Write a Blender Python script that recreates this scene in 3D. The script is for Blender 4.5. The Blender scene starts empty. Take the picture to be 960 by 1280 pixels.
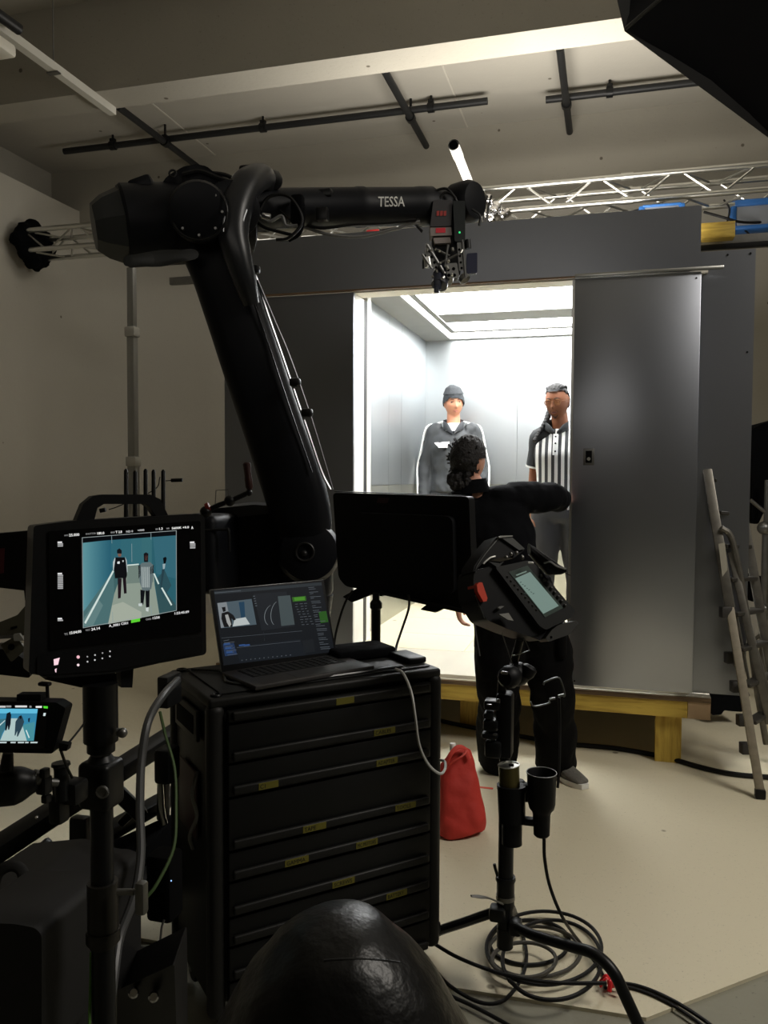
import bpy, bmesh, math, random
from math import sin, cos, pi, radians
from mathutils import Vector, Matrix, noise
random.seed(7)
S = bpy.context.scene
COL = S.collection

# ------------------------------------------------------------------ camera
V3 = Vector
FPX = 1015.0
YAW, PIT, ROL, EYE = radians(15.5), radians(-2.56), radians(0.25), 1.62
FW = V3((-sin(YAW)*cos(PIT), cos(YAW)*cos(PIT), sin(PIT)))
_r0 = FW.cross(V3((0, 0, 1))).normalized(); _u0 = _r0.cross(FW)
RT = _r0*cos(ROL)+_u0*sin(ROL); UP = -_r0*sin(ROL)+_u0*cos(ROL)
CAM = V3((0, 0, EYE))
cd = bpy.data.cameras.new('camera'); cam = bpy.data.objects.new('camera', cd); COL.objects.link(cam)
cd.sensor_fit = 'VERTICAL'; cd.sensor_height = 36.0; cd.lens = FPX/1280*36.0
cd.clip_start = 0.02; cd.clip_end = 200
mm = Matrix((RT, UP, -FW)).transposed().to_4x4(); mm.translation = CAM; cam.matrix_world = mm
S.camera = cam

def ray(x, y): return RT*((x-480)/FPX) - UP*((y-640)/FPX) + FW
def P(x, y, t): return CAM+ray(x, y)*t                      # world point at depth t
def PY(x, y, Y): d = ray(x, y); return CAM+d*(Y/d.y)
def PX(x, y, X): d = ray(x, y); return CAM+d*(X/d.x)
def PZ(x, y, z=0.0): d = ray(x, y); return CAM+d*((z-EYE)/d.z)

# ------------------------------------------------------------------ view, world, lights
S.view_settings.view_transform = 'Standard'; S.view_settings.look = 'None'
S.view_settings.gamma = 1; S.view_settings.use_curve_mapping = False
S.view_settings.exposure = 0.0
w = bpy.data.worlds.new('studio_air'); S.world = w; w.use_nodes = True
bgn = w.node_tree.nodes['Background']; bgn.inputs[0].default_value = (0.9, 0.85, 0.75, 1); bgn.inputs[1].default_value = 0.004

def area(name, loc, target, sx, sy, power, col):
    l = bpy.data.lights.new(name, 'AREA'); l.shape = 'RECTANGLE'; l.size = sx; l.size_y = sy
    l.energy = power; l.color = col
    o = bpy.data.objects.new(name, l); COL.objects.link(o); o.location = loc
    o.rotation_euler = (V3(target)-V3(loc)).to_track_quat('-Z', 'Y').to_euler(); return o
WARM = (1.0, 0.94, 0.85)
LED = 19.0
area('light_roof_bounce', (-0.5, 6.1, 3.15), (-0.5, 6.0, 6), 1.9, 1.2, 105, WARM)      # light spilling out of the open top of the set
area('light_studio_left', (-3.6, 7.2, 4.7), (-4.4, 7.4, 0), 2.0, 0.8, 14, WARM)      # dim warm area light beyond the set
l_ = area('light_fill_right', (3.3, 2.4, 4.7), (0.8, 3.2, 0), 1.6, 1.6, 72, WARM); l_.data.spread = radians(120)      # added overhead fill that brightens the open floor

area('light_fill_behind_camera', (-.5, .3, 3.1), (-.6, 2.2, 6), 3.0, 1.5, 17, WARM)      # added fill aimed up, lifts the beams and front panels

# ------------------------------------------------------------------ materials
def lin(c): return tuple(((v/255)/12.92 if v/255 <= .04045 else (((v/255)+.055)/1.055)**2.4) for v in c)
_M = {}
def mat(name, rgb, rough=.6, metal=0., emit=None, es=1., var=.12, scale=6., bump=0., bscale=60., spec=None, alpha=None, coat=0):
    if name in _M: return _M[name]
    m = bpy.data.materials.new(name); m.use_nodes = True; nt = m.node_tree; b = nt.nodes['Principled BSDF']
    c = lin(rgb)
    b.inputs['Roughness'].default_value = rough; b.inputs['Metallic'].default_value = metal
    if spec is not None: b.inputs['Specular IOR Level'].default_value = spec
    if coat: b.inputs['Coat Weight'].default_value = coat; b.inputs['Coat Roughness'].default_value = .15
    tc = nt.nodes.new('ShaderNodeTexCoord'); n = nt.nodes.new('ShaderNodeTexNoise')
    n.inputs['Scale'].default_value = scale; n.inputs['Detail'].default_value = 5
    nt.links.new(tc.outputs['Object'], n.inputs['Vector'])
    mx = nt.nodes.new('ShaderNodeMix'); mx.data_type = 'RGBA'
    mx.inputs[6].default_value = (*[v*(1-var) for v in c], 1); mx.inputs[7].default_value = (*[min(1, v*(1+var)) for v in c], 1)
    nt.links.new(n.outputs['Fac'], mx.inputs[0])
    nt.links.new(mx.outputs[2], b.inputs['Base Color'])
    if bump:
        n2 = nt.nodes.new('ShaderNodeTexNoise'); n2.inputs['Scale'].default_value = bscale
        nt.links.new(tc.outputs['Object'], n2.inputs['Vector'])
        bp = nt.nodes.new('ShaderNodeBump'); bp.inputs['Strength'].default_value = bump; bp.inputs['Distance'].default_value = .01
        nt.links.new(n2.outputs['Fac'], bp.inputs['Height']); nt.links.new(bp.outputs['Normal'], b.inputs['Normal'])
    if emit is not None:
        b.inputs['Emission Color'].default_value = (*lin(emit), 1); b.inputs['Emission Strength'].default_value = es
        b.inputs['Base Color'].default_value = (0, 0, 0, 1)
        for l in list(nt.links):
            if l.to_socket == b.inputs['Base Color']: nt.links.remove(l)
    if alpha is not None: b.inputs['Alpha'].default_value = alpha
    _M[name] = m; return m
def em(rgb, es=1.0): return mat('screen_%d_%d_%d_%g' % (*rgb, es), (0, 0, 0), rough=.4, emit=rgb, es=es, spec=.12)

def brushed(name, rgb, rough, horizontal=True):
    if name in _M: return _M[name]
    m = mat(name, rgb, rough, 1.0, var=.05, scale=2.)
    nt = m.node_tree; b = nt.nodes['Principled BSDF']
    tc = nt.nodes.new('ShaderNodeTexCoord'); mp = nt.nodes.new('ShaderNodeMapping'); n = nt.nodes.new('ShaderNodeTexNoise')
    mp.inputs['Scale'].default_value = (400, 400, 3) if not horizontal else (3, 3, 500)
    nt.links.new(tc.outputs['Object'], mp.inputs['Vector']); nt.links.new(mp.outputs['Vector'], n.inputs['Vector'])
    n.inputs['Scale'].default_value = 1.0
    mr = nt.nodes.new('ShaderNodeMapRange'); mr.inputs[3].default_value = rough-.012; mr.inputs[4].default_value = rough+.016
    nt.links.new(n.outputs['Fac'], mr.inputs[0]); nt.links.new(mr.outputs[0], b.inputs['Roughness'])
    return m

def concrete(name, rgb, speck=.5, rough=.85, patch=.18, sheen_spec=.3, sscale=55.):
    if name in _M: return _M[name]
    m = mat(name, rgb, rough, 0, var=patch, scale=.9, bump=.15, bscale=30, spec=sheen_spec)
    nt = m.node_tree; b = nt.nodes['Principled BSDF']; src = [l for l in nt.links if l.to_socket == b.inputs['Base Color']][0].from_socket
    tc = nt.nodes.new('ShaderNodeTexCoord'); n = nt.nodes.new('ShaderNodeTexNoise'); n.inputs['Scale'].default_value = sscale; n.inputs['Detail'].default_value = 8
    nt.links.new(tc.outputs['Object'], n.inputs['Vector'])
    r = nt.nodes.new('ShaderNodeValToRGB'); r.color_ramp.elements[0].position = .27; r.color_ramp.elements[1].position = .36
    r.color_ramp.elements[0].color = (1-speck, 1-speck, 1-speck, 1); r.color_ramp.elements[1].color = (1, 1, 1, 1)
    nt.links.new(n.outputs['Fac'], r.inputs[0])
    v = nt.nodes.new('ShaderNodeTexVoronoi'); v.inputs['Scale'].default_value = 2.6; nt.links.new(tc.outputs['Object'], v.inputs['Vector'])
    r2 = nt.nodes.new('ShaderNodeValToRGB'); r2.color_ramp.elements[0].position = .035; r2.color_ramp.elements[1].position = .05
    r2.color_ramp.elements[0].color = (.35, .33, .3, 1); r2.color_ramp.elements[1].color = (1, 1, 1, 1)
    nt.links.new(v.outputs['Distance'], r2.inputs[0])
    def mul(a, c2):
        q = nt.nodes.new('ShaderNodeMix'); q.data_type = 'RGBA'; q.blend_type = 'MULTIPLY'; q.inputs[0].default_value = 1
        nt.links.new(a, q.inputs[6]); nt.links.new(c2, q.inputs[7]); return q.outputs[2]
    nt.links.new(mul(mul(src, r.outputs[0]), r2.outputs[0]), b.inputs['Base Color'])
    return m

def wood(name, rgb, rgb2, axis='X'):
    if name in _M: return _M[name]
    m = mat(name, rgb, .6, 0); nt = m.node_tree; b = nt.nodes['Principled BSDF']
    tc = nt.nodes.new('ShaderNodeTexCoord'); mp = nt.nodes.new('ShaderNodeMapping')
    mp.inputs['Scale'].default_value = {'X': (1.5, 14, 14), 'Y': (14, 1.5, 14), 'Z': (14, 14, 1.5)}[axis]
    n = nt.nodes.new('ShaderNodeTexNoise'); n.inputs['Scale'].default_value = 2.0; n.inputs['Distortion'].default_value = 1.5; n.inputs['Detail'].default_value = 6
    nt.links.new(tc.outputs['Object'], mp.inputs[0]); nt.links.new(mp.outputs[0], n.inputs['Vector'])
    r = nt.nodes.new('ShaderNodeValToRGB'); r.color_ramp.elements[0].color = (*lin(rgb2), 1); r.color_ramp.elements[1].color = (*lin(rgb), 1)
    r.color_ramp.elements[0].position = .33; r.color_ramp.elements[1].position = .62
    nt.links.new(n.outputs['Fac'], r.inputs[0]); nt.links.new(r.outputs[0], b.inputs['Base Color']); return m

M_BLACK = mat('black_plastic', (12, 13, 15), .5, spec=.22)
M_BLKM = mat('black_metal', (15, 16, 17), .4, .0, spec=.3)
M_MATTE = mat('matte_black', (11, 11, 12), .9, spec=.1)
M_ROBOT = mat('robot_black_paint', (11, 13, 18), .5, spec=.2, bump=.02, bscale=20)
M_FAB = mat('black_fabric', (11, 12, 14), .95, spec=.08, bump=.4, bscale=25)
M_ALU = mat('aluminium_tube', (205, 205, 200), .32, 1., var=.08, scale=12)
M_STEEL = mat('dull_steel', (130, 130, 128), .42, 1., var=.2, scale=20)
M_CHROME = mat('chrome', (220, 220, 222), .12, 1.)
M_RUB = mat('black_rubber', (15, 15, 15), .5, spec=.3)
M_PIPE = mat('black_steel_pipe', (26, 27, 28), .5, spec=.4)

# ------------------------------------------------------------------ mesh builder
def frame(z, ref=None):
    z = z.normalized(); ref = ref or (V3((0, 0, 1)) if abs(z.z) < .9 else V3((0, 1, 0)))
    x = ref.cross(z)
    if x.length < 1e-5: x = V3((1, 0, 0)).cross(z)
    x.normalize(); return x, z.cross(x), z
def catmull(pts, k=6):
    pts = [V3(p) for p in pts]
    if len(pts) < 3: return pts
    out = []; q = [pts[0]*2-pts[1]]+pts+[pts[-1]*2-pts[-2]]
    for i in range(1, len(q)-2):
        for j in range(k):
            t = j/k; a, b, c, d = q[i-1:i+3]
            out.append(.5*((2*b)+(c-a)*t+(2*a-5*b+4*c-d)*t*t+(3*b-a-3*c+d)*t**3))
    out.append(pts[-1]); return out
def lerpl(vals, n):
    if not isinstance(vals, (list, tuple)): return [vals]*n
    r = []
    for i in range(n):
        f = i/(n-1)*(len(vals)-1); j = min(int(f), len(vals)-2); r.append(vals[j]+(vals[j+1]-vals[j])*(f-j))
    return r
class MB:
    def __init__(s, M=None): s.v = []; s.f = []; s.M = M or Matrix.Identity(4)
    def add(s, vs, fs):
        k = len(s.v); s.v += [s.M @ V3(p) for p in vs]; s.f += [tuple(i+k for i in f) for f in fs]; return s
    def box(s, c, size, ax=None):
        a, b, d = [q/2 for q in size]; X, Y, Z = ax or (V3((1, 0, 0)), V3((0, 1, 0)), V3((0, 0, 1))); c = V3(c)
        vs = [c+X*(a*i)+Y*(b*j)+Z*(d*k) for i in (-1, 1) for j in (-1, 1) for k in (-1, 1)]
        return s.add(vs, [(0, 1, 3, 2), (4, 6, 7, 5), (0, 4, 5, 1), (2, 3, 7, 6), (0, 2, 6, 4), (1, 5, 7, 3)])
    def ab(s, a, b): a, b = V3(a), V3(b); return s.box((a+b)/2, [abs(q) for q in (b-a)])
    def rbox(s, c, size, r=.006, seg=2, ax=None):
        bm = bmesh.new(); bmesh.ops.create_cube(bm, size=1)
        for v in bm.verts: v.co = V3([v.co[i]*size[i] for i in range(3)])
        bmesh.ops.bevel(bm, geom=bm.edges[:], offset=min(r, min(size)*.48), segments=seg, affect='EDGES', profile=.5)
        X, Y, Z = ax or (V3((1, 0, 0)), V3((0, 1, 0)), V3((0, 0, 1))); c = V3(c)
        bm.verts.index_update()
        s.add([c+X*v.co.x+Y*v.co.y+Z*v.co.z for v in bm.verts], [[v.index for v in f.verts] for f in bm.faces]); bm.free(); return s
    def ring(s, c, X, Y, a, b, n, pw=2.):
        return [c+X*(a*math.copysign(abs(cos(2*pi*i/n))**(2/pw), cos(2*pi*i/n)))+Y*(b*math.copysign(abs(sin(2*pi*i/n))**(2/pw), sin(2*pi*i/n))) for i in range(n)]
    def loft(s, rings, caps=True):
        n = len(rings[0]); vs = [p for r in rings for p in r]; fs = []
        for k in range(len(rings)-1):
            for i in range(n):
                j = (i+1) % n; fs.append((k*n+i, k*n+j, (k+1)*n+j, (k+1)*n+i))
        if caps: fs.append(tuple(range(n))[::-1]); fs.append(tuple((len(rings)-1)*n+i for i in range(n)))
        return s.add(vs, fs)
    def cyl(s, a, b, r, r2=None, n=14, caps=True):
        a, b = V3(a), V3(b); X, Y, Z = frame(b-a); r2 = r if r2 is None else r2
        return s.loft([s.ring(a, X, Y, r, r, n), s.ring(b, X, Y, r2, r2, n)], caps)
    def lathe(s, a, b, prof, n=24):
        a, b = V3(a), V3(b); X, Y, Z = frame(b-a); L = b-a
        return s.loft([s.ring(a+L*t, X, Y, r, r, n) for t, r in prof])
    def tube(s, pts, r, n=8, k=6, flat=1., smooth=True):
        p = catmull(pts, k) if smooth and len(pts) > 2 else [V3(q) for q in pts]; rs = lerpl(r, len(p)); rings = []
        X = None
        for i, c in enumerate(p):
            d = (p[min(i+1, len(p)-1)]-p[max(i-1, 0)])
            if d.length < 1e-9: d = V3((0, 0, 1))
            d.normalize()
            if X is None: X, Y, _ = frame(d)
            else:
                X = X-d*X.dot(d)
                X = X.normalized() if X.length > 1e-6 else frame(d)[0]
                Y = d.cross(X)
            rings.append(s.ring(c, X, Y, rs[i], rs[i]*flat, n))
        return s.loft(rings)
    def sec(s, secs, n=16, k=4, pw=2.2):
        """loft of elliptical sections (centre, X, Y, a, b), smoothed between"""
        cs = catmull([q[0] for q in secs], k); N = len(cs); rings = []
        for i in range(N):
            f = i/(N-1)*(len(secs)-1); j = min(int(f), len(secs)-2); u = f-j; u = u*u*(3-2*u)*.5+u*.5
            A, B = secs[j], secs[j+1]
            X = (A[1]*(1-u)+B[1]*u).normalized(); Y = (A[2]*(1-u)+B[2]*u).normalized()
            rings.append(s.ring(cs[i], X, Y, A[3]+(B[3]-A[3])*u, A[4]+(B[4]-A[4])*u, n, pw))
        return s.loft(rings)
    def prism(s, poly, vec):
        poly = [V3(p) for p in poly]; vec = V3(vec); n = len(poly)
        return s.add(poly+[p+vec for p in poly], [tuple(range(n))[::-1], tuple(range(n, 2*n))]+[(i, (i+1) % n, (i+1) % n+n, i+n) for i in range(n)])
    def ell(s, c, r, n=14, m=9, R=None):
        c = V3(c); R = R or Matrix.Identity(3); r = r if isinstance(r, (tuple, list)) else (r, r, r)
        vs = [c+R @ V3((0, 0, -r[2]))]; fs = []
        for j in range(1, m):
            a = -pi/2+pi*j/m
            for i in range(n): vs.append(c+R @ V3((r[0]*cos(a)*cos(2*pi*i/n), r[1]*cos(a)*sin(2*pi*i/n), r[2]*sin(a))))
        vs.append(c+R @ V3((0, 0, r[2]))); T = len(vs)-1
        for i in range(n):
            fs.append((0, 1+(i+1) % n, 1+i)); fs.append((T, T-n+i, T-n+(i+1) % n))
            for j in range(m-2): a = 1+j*n; fs.append((a+i, a+(i+1) % n, a+n+(i+1) % n, a+n+i))
        return s.add(vs, fs)
    def torus(s, c, X, Y, R, r, n=20, m=8):
        return s.tube([c+X*(R*cos(2*pi*i/n))+Y*(R*sin(2*pi*i/n)) for i in range(n+1)], r, m, 1, smooth=False)
    def text(s, txt, o, X, Y, h, th=0.0006, bold=0.0, align='LEFT', shear=0., wf=1.):
        vs, fs = glyphs(txt, bold, align, shear); N = X.cross(Y).normalized(); o = V3(o)
        return s.add([o+X*(v[0]*h*wf)+Y*(v[1]*h)+N*(th*(1 if v[2] > 0 else 0)) for v in vs], fs)
_G = {}
def glyphs(txt, bold=0., align='LEFT', shear=0.):
    k = (txt, bold, align, shear)
    if k in _G: return _G[k]
    c = bpy.data.curves.new('t', 'FONT'); c.body = txt; c.size = 1.38; c.extrude = .01; c.offset = bold; c.align_x = align; c.shear = shear; c.resolution_u = 2
    o = bpy.data.objects.new('t', c); COL.objects.link(o); bpy.context.view_layer.update()
    me = bpy.data.meshes.new_from_object(o.evaluated_get(bpy.context.evaluated_depsgraph_get()))
    r = ([tuple(v.co) for v in me.vertices], [tuple(p.vertices) for p in me.polygons])
    bpy.data.objects.remove(o); bpy.data.curves.remove(c); bpy.data.meshes.remove(me); _G[k] = r; return r

ORG = {}
def tag(o, label=None, cat=None, group=None, kind=None):
    if label: o['label'] = label
    if cat: o['category'] = cat
    if group: o['group'] = group
    if kind: o['kind'] = kind
    return o
def empty(name, loc, label, cat, group=None):
    o = bpy.data.objects.new(name, None); COL.objects.link(o); o.location = loc; o.empty_display_size = .05
    ORG[o] = V3(loc); return tag(o, label, cat, group)
def link_mesh(name, me, org, parent=None):
    o = bpy.data.objects.new(name, me); COL.objects.link(o); ORG[o] = org
    if parent is not None: o.parent = parent
    else: o.location = org
    return o
def obj(name, mb, m, parent=None, label=None, cat=None, group=None, kind=None, sharp=35, flip=True):
    if parent is not None: org = ORG[parent]
    else:
        lo = [min(v[i] for v in mb.v) for i in range(3)]; hi = [max(v[i] for v in mb.v) for i in range(3)]
        org = V3(((lo[0]+hi[0])/2, (lo[1]+hi[1])/2, lo[2]))
    me = bpy.data.meshes.new(name); me.from_pydata([tuple(v-org) for v in mb.v], [], mb.f); me.update()
    if flip:
        bm = bmesh.new(); bm.from_mesh(me); bmesh.ops.recalc_face_normals(bm, faces=bm.faces); bm.to_mesh(me); bm.free()
    me.shade_smooth(); me.set_sharp_from_angle(angle=radians(sharp))
    me.materials.append(m)
    return tag(link_mesh(name, me, org, parent), label, cat, group, kind)
def voxel(mb, vox, smooth=2, wrinkle=0., wscale=9., wz=1.):
    """union of the builder's closed shapes as one continuous surface"""
    me = bpy.data.meshes.new('tmp'); me.from_pydata([tuple(v) for v in mb.v], [], mb.f); me.update()
    bm = bmesh.new(); bm.from_mesh(me); bmesh.ops.recalc_face_normals(bm, faces=bm.faces); bm.to_mesh(me); bm.free()
    o = bpy.data.objects.new('tmp', me); COL.objects.link(o)
    r = o.modifiers.new('r', 'REMESH'); r.mode = 'VOXEL'; r.voxel_size = vox; r.adaptivity = 0
    if smooth: q = o.modifiers.new('s', 'SMOOTH'); q.iterations = smooth; q.factor = .5
    bpy.context.view_layer.update()
    m2 = bpy.data.meshes.new_from_object(o.evaluated_get(bpy.context.evaluated_depsgraph_get()))
    out = MB(); nr = [v.normal.copy() for v in m2.vertices]
    for v, nn in zip(m2.vertices, nr):
        p = v.co.copy()
        if wrinkle:
            q = V3((p.x*wscale, p.y*wscale, p.z*wscale*wz)); d = noise.noise(q)+.5*noise.noise(q*2.3)
            p = p+nn*(d*wrinkle)
        out.v.append(p)
    out.f = [tuple(p.vertices) for p in m2.polygons]
    bpy.data.objects.remove(o); bpy.data.meshes.remove(me); bpy.data.meshes.remove(m2); return out

class Plane:
    """a real flat panel: corner points give its origin and axes; px() finds where a sight line meets it"""
    def __init__(s, tl, tr, bl):
        s.o = tl; s.X = (tr-tl).normalized(); s.W = (tr-tl).length
        d = tl-bl; d = d-s.X*d.dot(s.X); s.H = d.length; s.Z = d.normalized(); s.N = s.X.cross(s.Z).normalized()   # N faces viewer
        if s.N.dot(CAM-tl) < 0: s.N = -s.N
        s.Y = -s.N
        s.ax = (s.X, s.Y, s.Z)
    def at(s, u, v, n=0.): return s.o+s.X*u-s.Z*v+s.N*n       # u right, v down, n towards viewer
    def px(s, x, y, n=0.):
        d = ray(x, y); k = (s.o+s.N*n-CAM).dot(s.N)/d.dot(s.N); return CAM+d*k
    def uv(s, x, y): q = s.px(x, y)-s.o; return q.dot(s.X), -q.dot(s.Z)
    def poly(s, mb, pts, n=.0006, th=.0005): return mb.prism([s.px(x, y, n) for x, y in pts], s.N*th)
    def slab(s, mb, u0, v0, u1, v1, n0, n1, r=.004):
        return mb.rbox(s.at((u0+u1)/2, (v0+v1)/2, (n0+n1)/2), (abs(u1-u0), abs(n1-n0), abs(v1-v0)), r, 2, s.ax)
# ------------------------------------------------------------------ the room
M_CYC = concrete('cyclorama_paint', (196, 192, 181), speck=.12, rough=.8, patch=.05)
M_CONC = concrete('raw_concrete', (166, 162, 151), speck=.25, rough=.9, patch=.14)
M_SLAB = concrete('ceiling_plaster', (176, 172, 162), speck=.08, rough=.9, patch=.08)
M_FLOOR = concrete('cyclorama_floor', (205, 197, 172), speck=.3, rough=.6, patch=.07, sscale=130.)
M_FLOORG = concrete('grey_concrete_floor', (128, 126, 112), speck=.35, rough=.7, patch=.2)
ZS = 5.17; YB = 8.36; YC = 9.35; XL = -6.05
def room(name, mb, m): return obj(name, mb, m, kind='structure')
room('floor', MB().ab((-8, -3, -.12), (6, 9.6, -.012)), M_FLOORG)
room('ceiling', MB().ab((-8, -3, ZS), (6, 9.6, ZS+.2)), M_SLAB)
# painted studio floor: a thin layer with its corner towards the camera
c1 = PZ(808, 1272); e1 = PZ(960, 1213); e2 = PZ(560, 1233); d1 = (e1-c1).normalized(); d2 = (e2-c1).normalized()
pf = [c1, c1+d1*9, V3((5.5, 9.3, 0)), V3((-6.0, 9.3, 0)), V3((-6.0, 3.2, 0)), c1+d2*5.0]
for p in pf: p.z = -.012
room('floor_painted', MB().prism(pf, (0, 0, .012)), M_FLOOR)
# floor panels' joint strip
# cyclorama: left wall, rounded corner, back wall, curved foot, one swept surface
def cyc_ring(inset, z):
    R = 1.1; pts = [V3((XL+inset, -2.5, z)), V3((XL+inset, 2, z)), V3((XL+inset, YC-R, z))]
    for i in range(1, 9):
        a = pi-(pi/2)*i/9; r = R-inset; pts.append(V3((XL+R+cos(a)*r, YC-R+sin(a)*r, z)))
    pts += [V3((XL+R, YC-inset, z)), V3((5.6, YC-inset, z))]; return pts
ztop = PX(60, 245, XL).z
prof = [(.8*(1-sin(a)), .8*(1-cos(a))) for a in [pi/2*i/8 for i in range(9)]]
prof = [(.8*(1-sin(pi/2*i/8)), .8*(1-cos(pi/2*i/8))) for i in range(9)]
lv = [(ins, z) for ins, z in prof] + [(0, 2.2), (0, ztop)]
rows = [cyc_ring(i, z+.0005) for i, z in lv]
mb = MB(); n = len(rows[0])
mb.add([p for r in rows for p in r], [(k*n+i, k*n+i+1, (k+1)*n+i+1, (k+1)*n+i) for k in range(len(rows)-1) for i in range(n-1)])
top = [p+V3((-.12 if i < 3 else 0, .1 if i > 9 else 0, 0)) for i, p in enumerate(rows[-1])]
mb.add(rows[-1]+top, [(i, i+1, n+i+1, n+i) for i in range(n-1)])
room('wall_cyclorama', mb, M_CYC)
room('wall_left', MB().ab((-7.9, -3, 0), (-7.7, 9.6, ZS)), M_CONC)
room('wall_back', MB().ab((-8, 9.5, 0), (6, 9.7, ZS)), M_CONC)
room('wall_right', MB().ab((5.7, -3, 0), (5.9, 9.6, ZS)), M_CONC)
room('wall_rear', MB().ab((-8, -3.2, 0), (6, -3, ZS)), M_CONC)
# down-stand beams
yb0, yb1 = PZ(480, 64, 4.5).y, PZ(480, 91, 4.5).y
room('beam_near', MB().ab((-7.7, yb0, 4.5), (5.7, yb1, ZS)), M_CONC)
zb2 = PY(850, 217, YB).z
room('beam_far', MB().ab((-7.7, YB, zb2), (5.7, YB+.4, ZS)), M_CONC)
xs = PZ(0, 182, ZS).x
room('beam_side', MB().ab((-7.7, 5.9, 3.9), (-6.42, YB, ZS)), M_CONC)
# faint joints in the ceiling slab
for n_, (a, b) in enumerate((((190, 128), (270, 195)), ((555, 80), (583, 160)))):
    A, B = PZ(*a, ZS), PZ(*b, ZS); B.y = YB-.02; A.x = B.x = (A.x+B.x)/2
    room('trim_%d' % (n_+1), MB().ab((A.x-.008, yb1+.02, ZS-.008), (A.x+.008, YB-.02, ZS-.001)), M_CYC)
# surface trunking under the near beam with its end fitting
tr = empty('cable_trunking', PZ(60, 80, 4.42), 'grey metal cable trunking running across the underside of the concrete beam', 'trunking')
A, B = PZ(128, 133, 4.47), PZ(-60, -15, 4.47)
A = PZ(130, 133, 4.46); X0 = A.x
obj('channel', MB().ab((X0-.03, 3.2, 4.44), (X0+.03, yb1-.02, 4.498)), mat('trunking_paint', (200, 198, 188), .5), tr)
obj('hanger', MB().cyl((X0, 5.0, 4.5), (X0, 5.0, ZS), .006, n=6).ab((X0-.045, 4.98, 4.43), (X0+.045, 5.02, 4.44)), M_STEEL, tr)
p0 = P(24, 37, 5.2); p1 = P(-50, -16, 4.8)
obj('ceiling_pipe', MB().cyl(p0, p1, .035), M_PIPE, None, 'short black pipe end under the ceiling in the upper left corner', 'pipe')
lf = MB().rbox(P(-12, 52, 5.0), (.14, .3, .08), .02)
obj('light_fitting', lf, mat('white_enamel', (225, 222, 210), .4), None, 'small white fitting hanging beside the grey cable trunking', 'light fitting')

# ------------------------------------------------------------------ pipe grid below the slab
def pipe(name, a, b, z, r, lab, clamps, capend=True):
    A, B = PZ(*a, z), PZ(*b, z)
    if abs(A.x-B.x) > abs(A.y-B.y): A.y = B.y = (A.y+B.y)/2
    else: A.x = B.x = (A.x+B.x)/2
    e = empty(name, (A+B)/2, lab, 'pipe', 'lighting pipes under the ceiling slab')
    obj('tube', MB().cyl(A, B, r, n=12), M_PIPE, e)
    for c in clamps:
        q = PZ(*c, z)
        if abs(A.x-B.x) > abs(A.y-B.y): q.y = A.y; d = V3((1, 0, 0))
        else: q.x = A.x; d = V3((0, 1, 0))
        m = MB().cyl(q-d*.03, q+d*.03, r+.014, n=12).cyl(q, (q.x, q.y, ZS-.001), .012, n=8).box(q+V3((0, 0, r+.022)), (.05, .05, .03))
        obj('clamp', m, M_BLKM, e)
    return A, B
ZP = 5.06
pipe('lighting_pipe', (78, 188), (610, 128), ZP, .032, 'long black lighting pipe crossing the ceiling above the robot arm', [(138, 180), (327, 158), (538, 133)])
pipe('lighting_pipe', (682, 123), (980, 92), ZP, .032, 'black lighting pipe above the truss, its end behind the black softbox', [(762, 107)])
pipe('lighting_pipe', (150, 133), (252, 214), ZP-.066, .032, 'black cross pipe running towards the back above the robot elbow', [(213, 177)])
pipe('lighting_pipe', (482, 84), (530, 183), ZP-.066, .032, 'short black cross pipe hanging above the white tube', [(515, 147)])
pipe('lighting_pipe', (700, 60), (712, 165), ZP-.066, .032, 'short black cross pipe hanging above the right part of the truss', [(707, 131)])

# ------------------------------------------------------------------ truss behind the set
def truss(name, x0, x1, y0, zt, zb, yd, lab, step=.32, nb=0):
    e = empty(name, (x0, y0, zb), lab, 'truss')
    for yy in (y0, y0+yd):
        for zz in (zt, zb):
            m = MB().cyl((x0, yy, zz), (x1, yy, zz), .026, n=12)
            for k in range(1, int((x1-x0)/2.0)+1): m.cyl((x0+k*2.0-.05, yy, zz), (x0+k*2.0+.05, yy, zz), .032, n=12)
            obj('chord', m, M_ALU, e)
    N = int((x1-x0)/step)
    for k in range(N):
        xa, xb = x0+k*step+.03, x0+(k+1)*step-.03
        for (ya, yb2, za, zb2) in ((y0, y0, zt, zb), (y0+yd, y0+yd, zb, zt), (y0, y0+yd, zb, zb), (y0, y0+yd, zt, zt)):
            if k % 2: ya, yb2, za, zb2 = yb2, ya, zb2, za
            obj('brace', MB().cyl((xa, ya, za), (xb, yb2, zb2), .0105, n=6), M_ALU, e)
    for xx in (x0+.02, x1-.02):
        m = MB()
        for zz in (zt, zb): m.cyl((xx, y0, zz), (xx, y0+yd, zz), .014, n=6)
        for yy in (y0, y0+yd): m.cyl((xx, yy, zb), (xx, yy, zt), .014, n=6)
        obj('end_frame', m, M_ALU, e)
    return e
YT = 7.2
zt1, zb1 = PY(945, 200, YT).z-.026, PY(945, 233, YT).z
truss('lighting_truss', -5.9, 1.75, YT, 4.13, 3.93, .34, 'aluminium box truss spanning the studio behind the elevator set')
e = empty('truss_end_cover', (-5.9, YT+.15, 3.85), 'black fabric wrap over the end of the truss at the left wall', 'cover')
m = MB()
for i in range(10):
    a = 2*pi*i/10; m.ell((-5.88+.03*cos(3*a), YT+.17+.2*cos(a), 4.03+.17*sin(a)), (.09, .09, .1), 8, 6)
obj('wrap', voxel(m.ab((-5.95, YT, 3.9), (-5.82, YT+.3, 4.15)), .03, 2, .03, 9), M_FAB, e)
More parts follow.
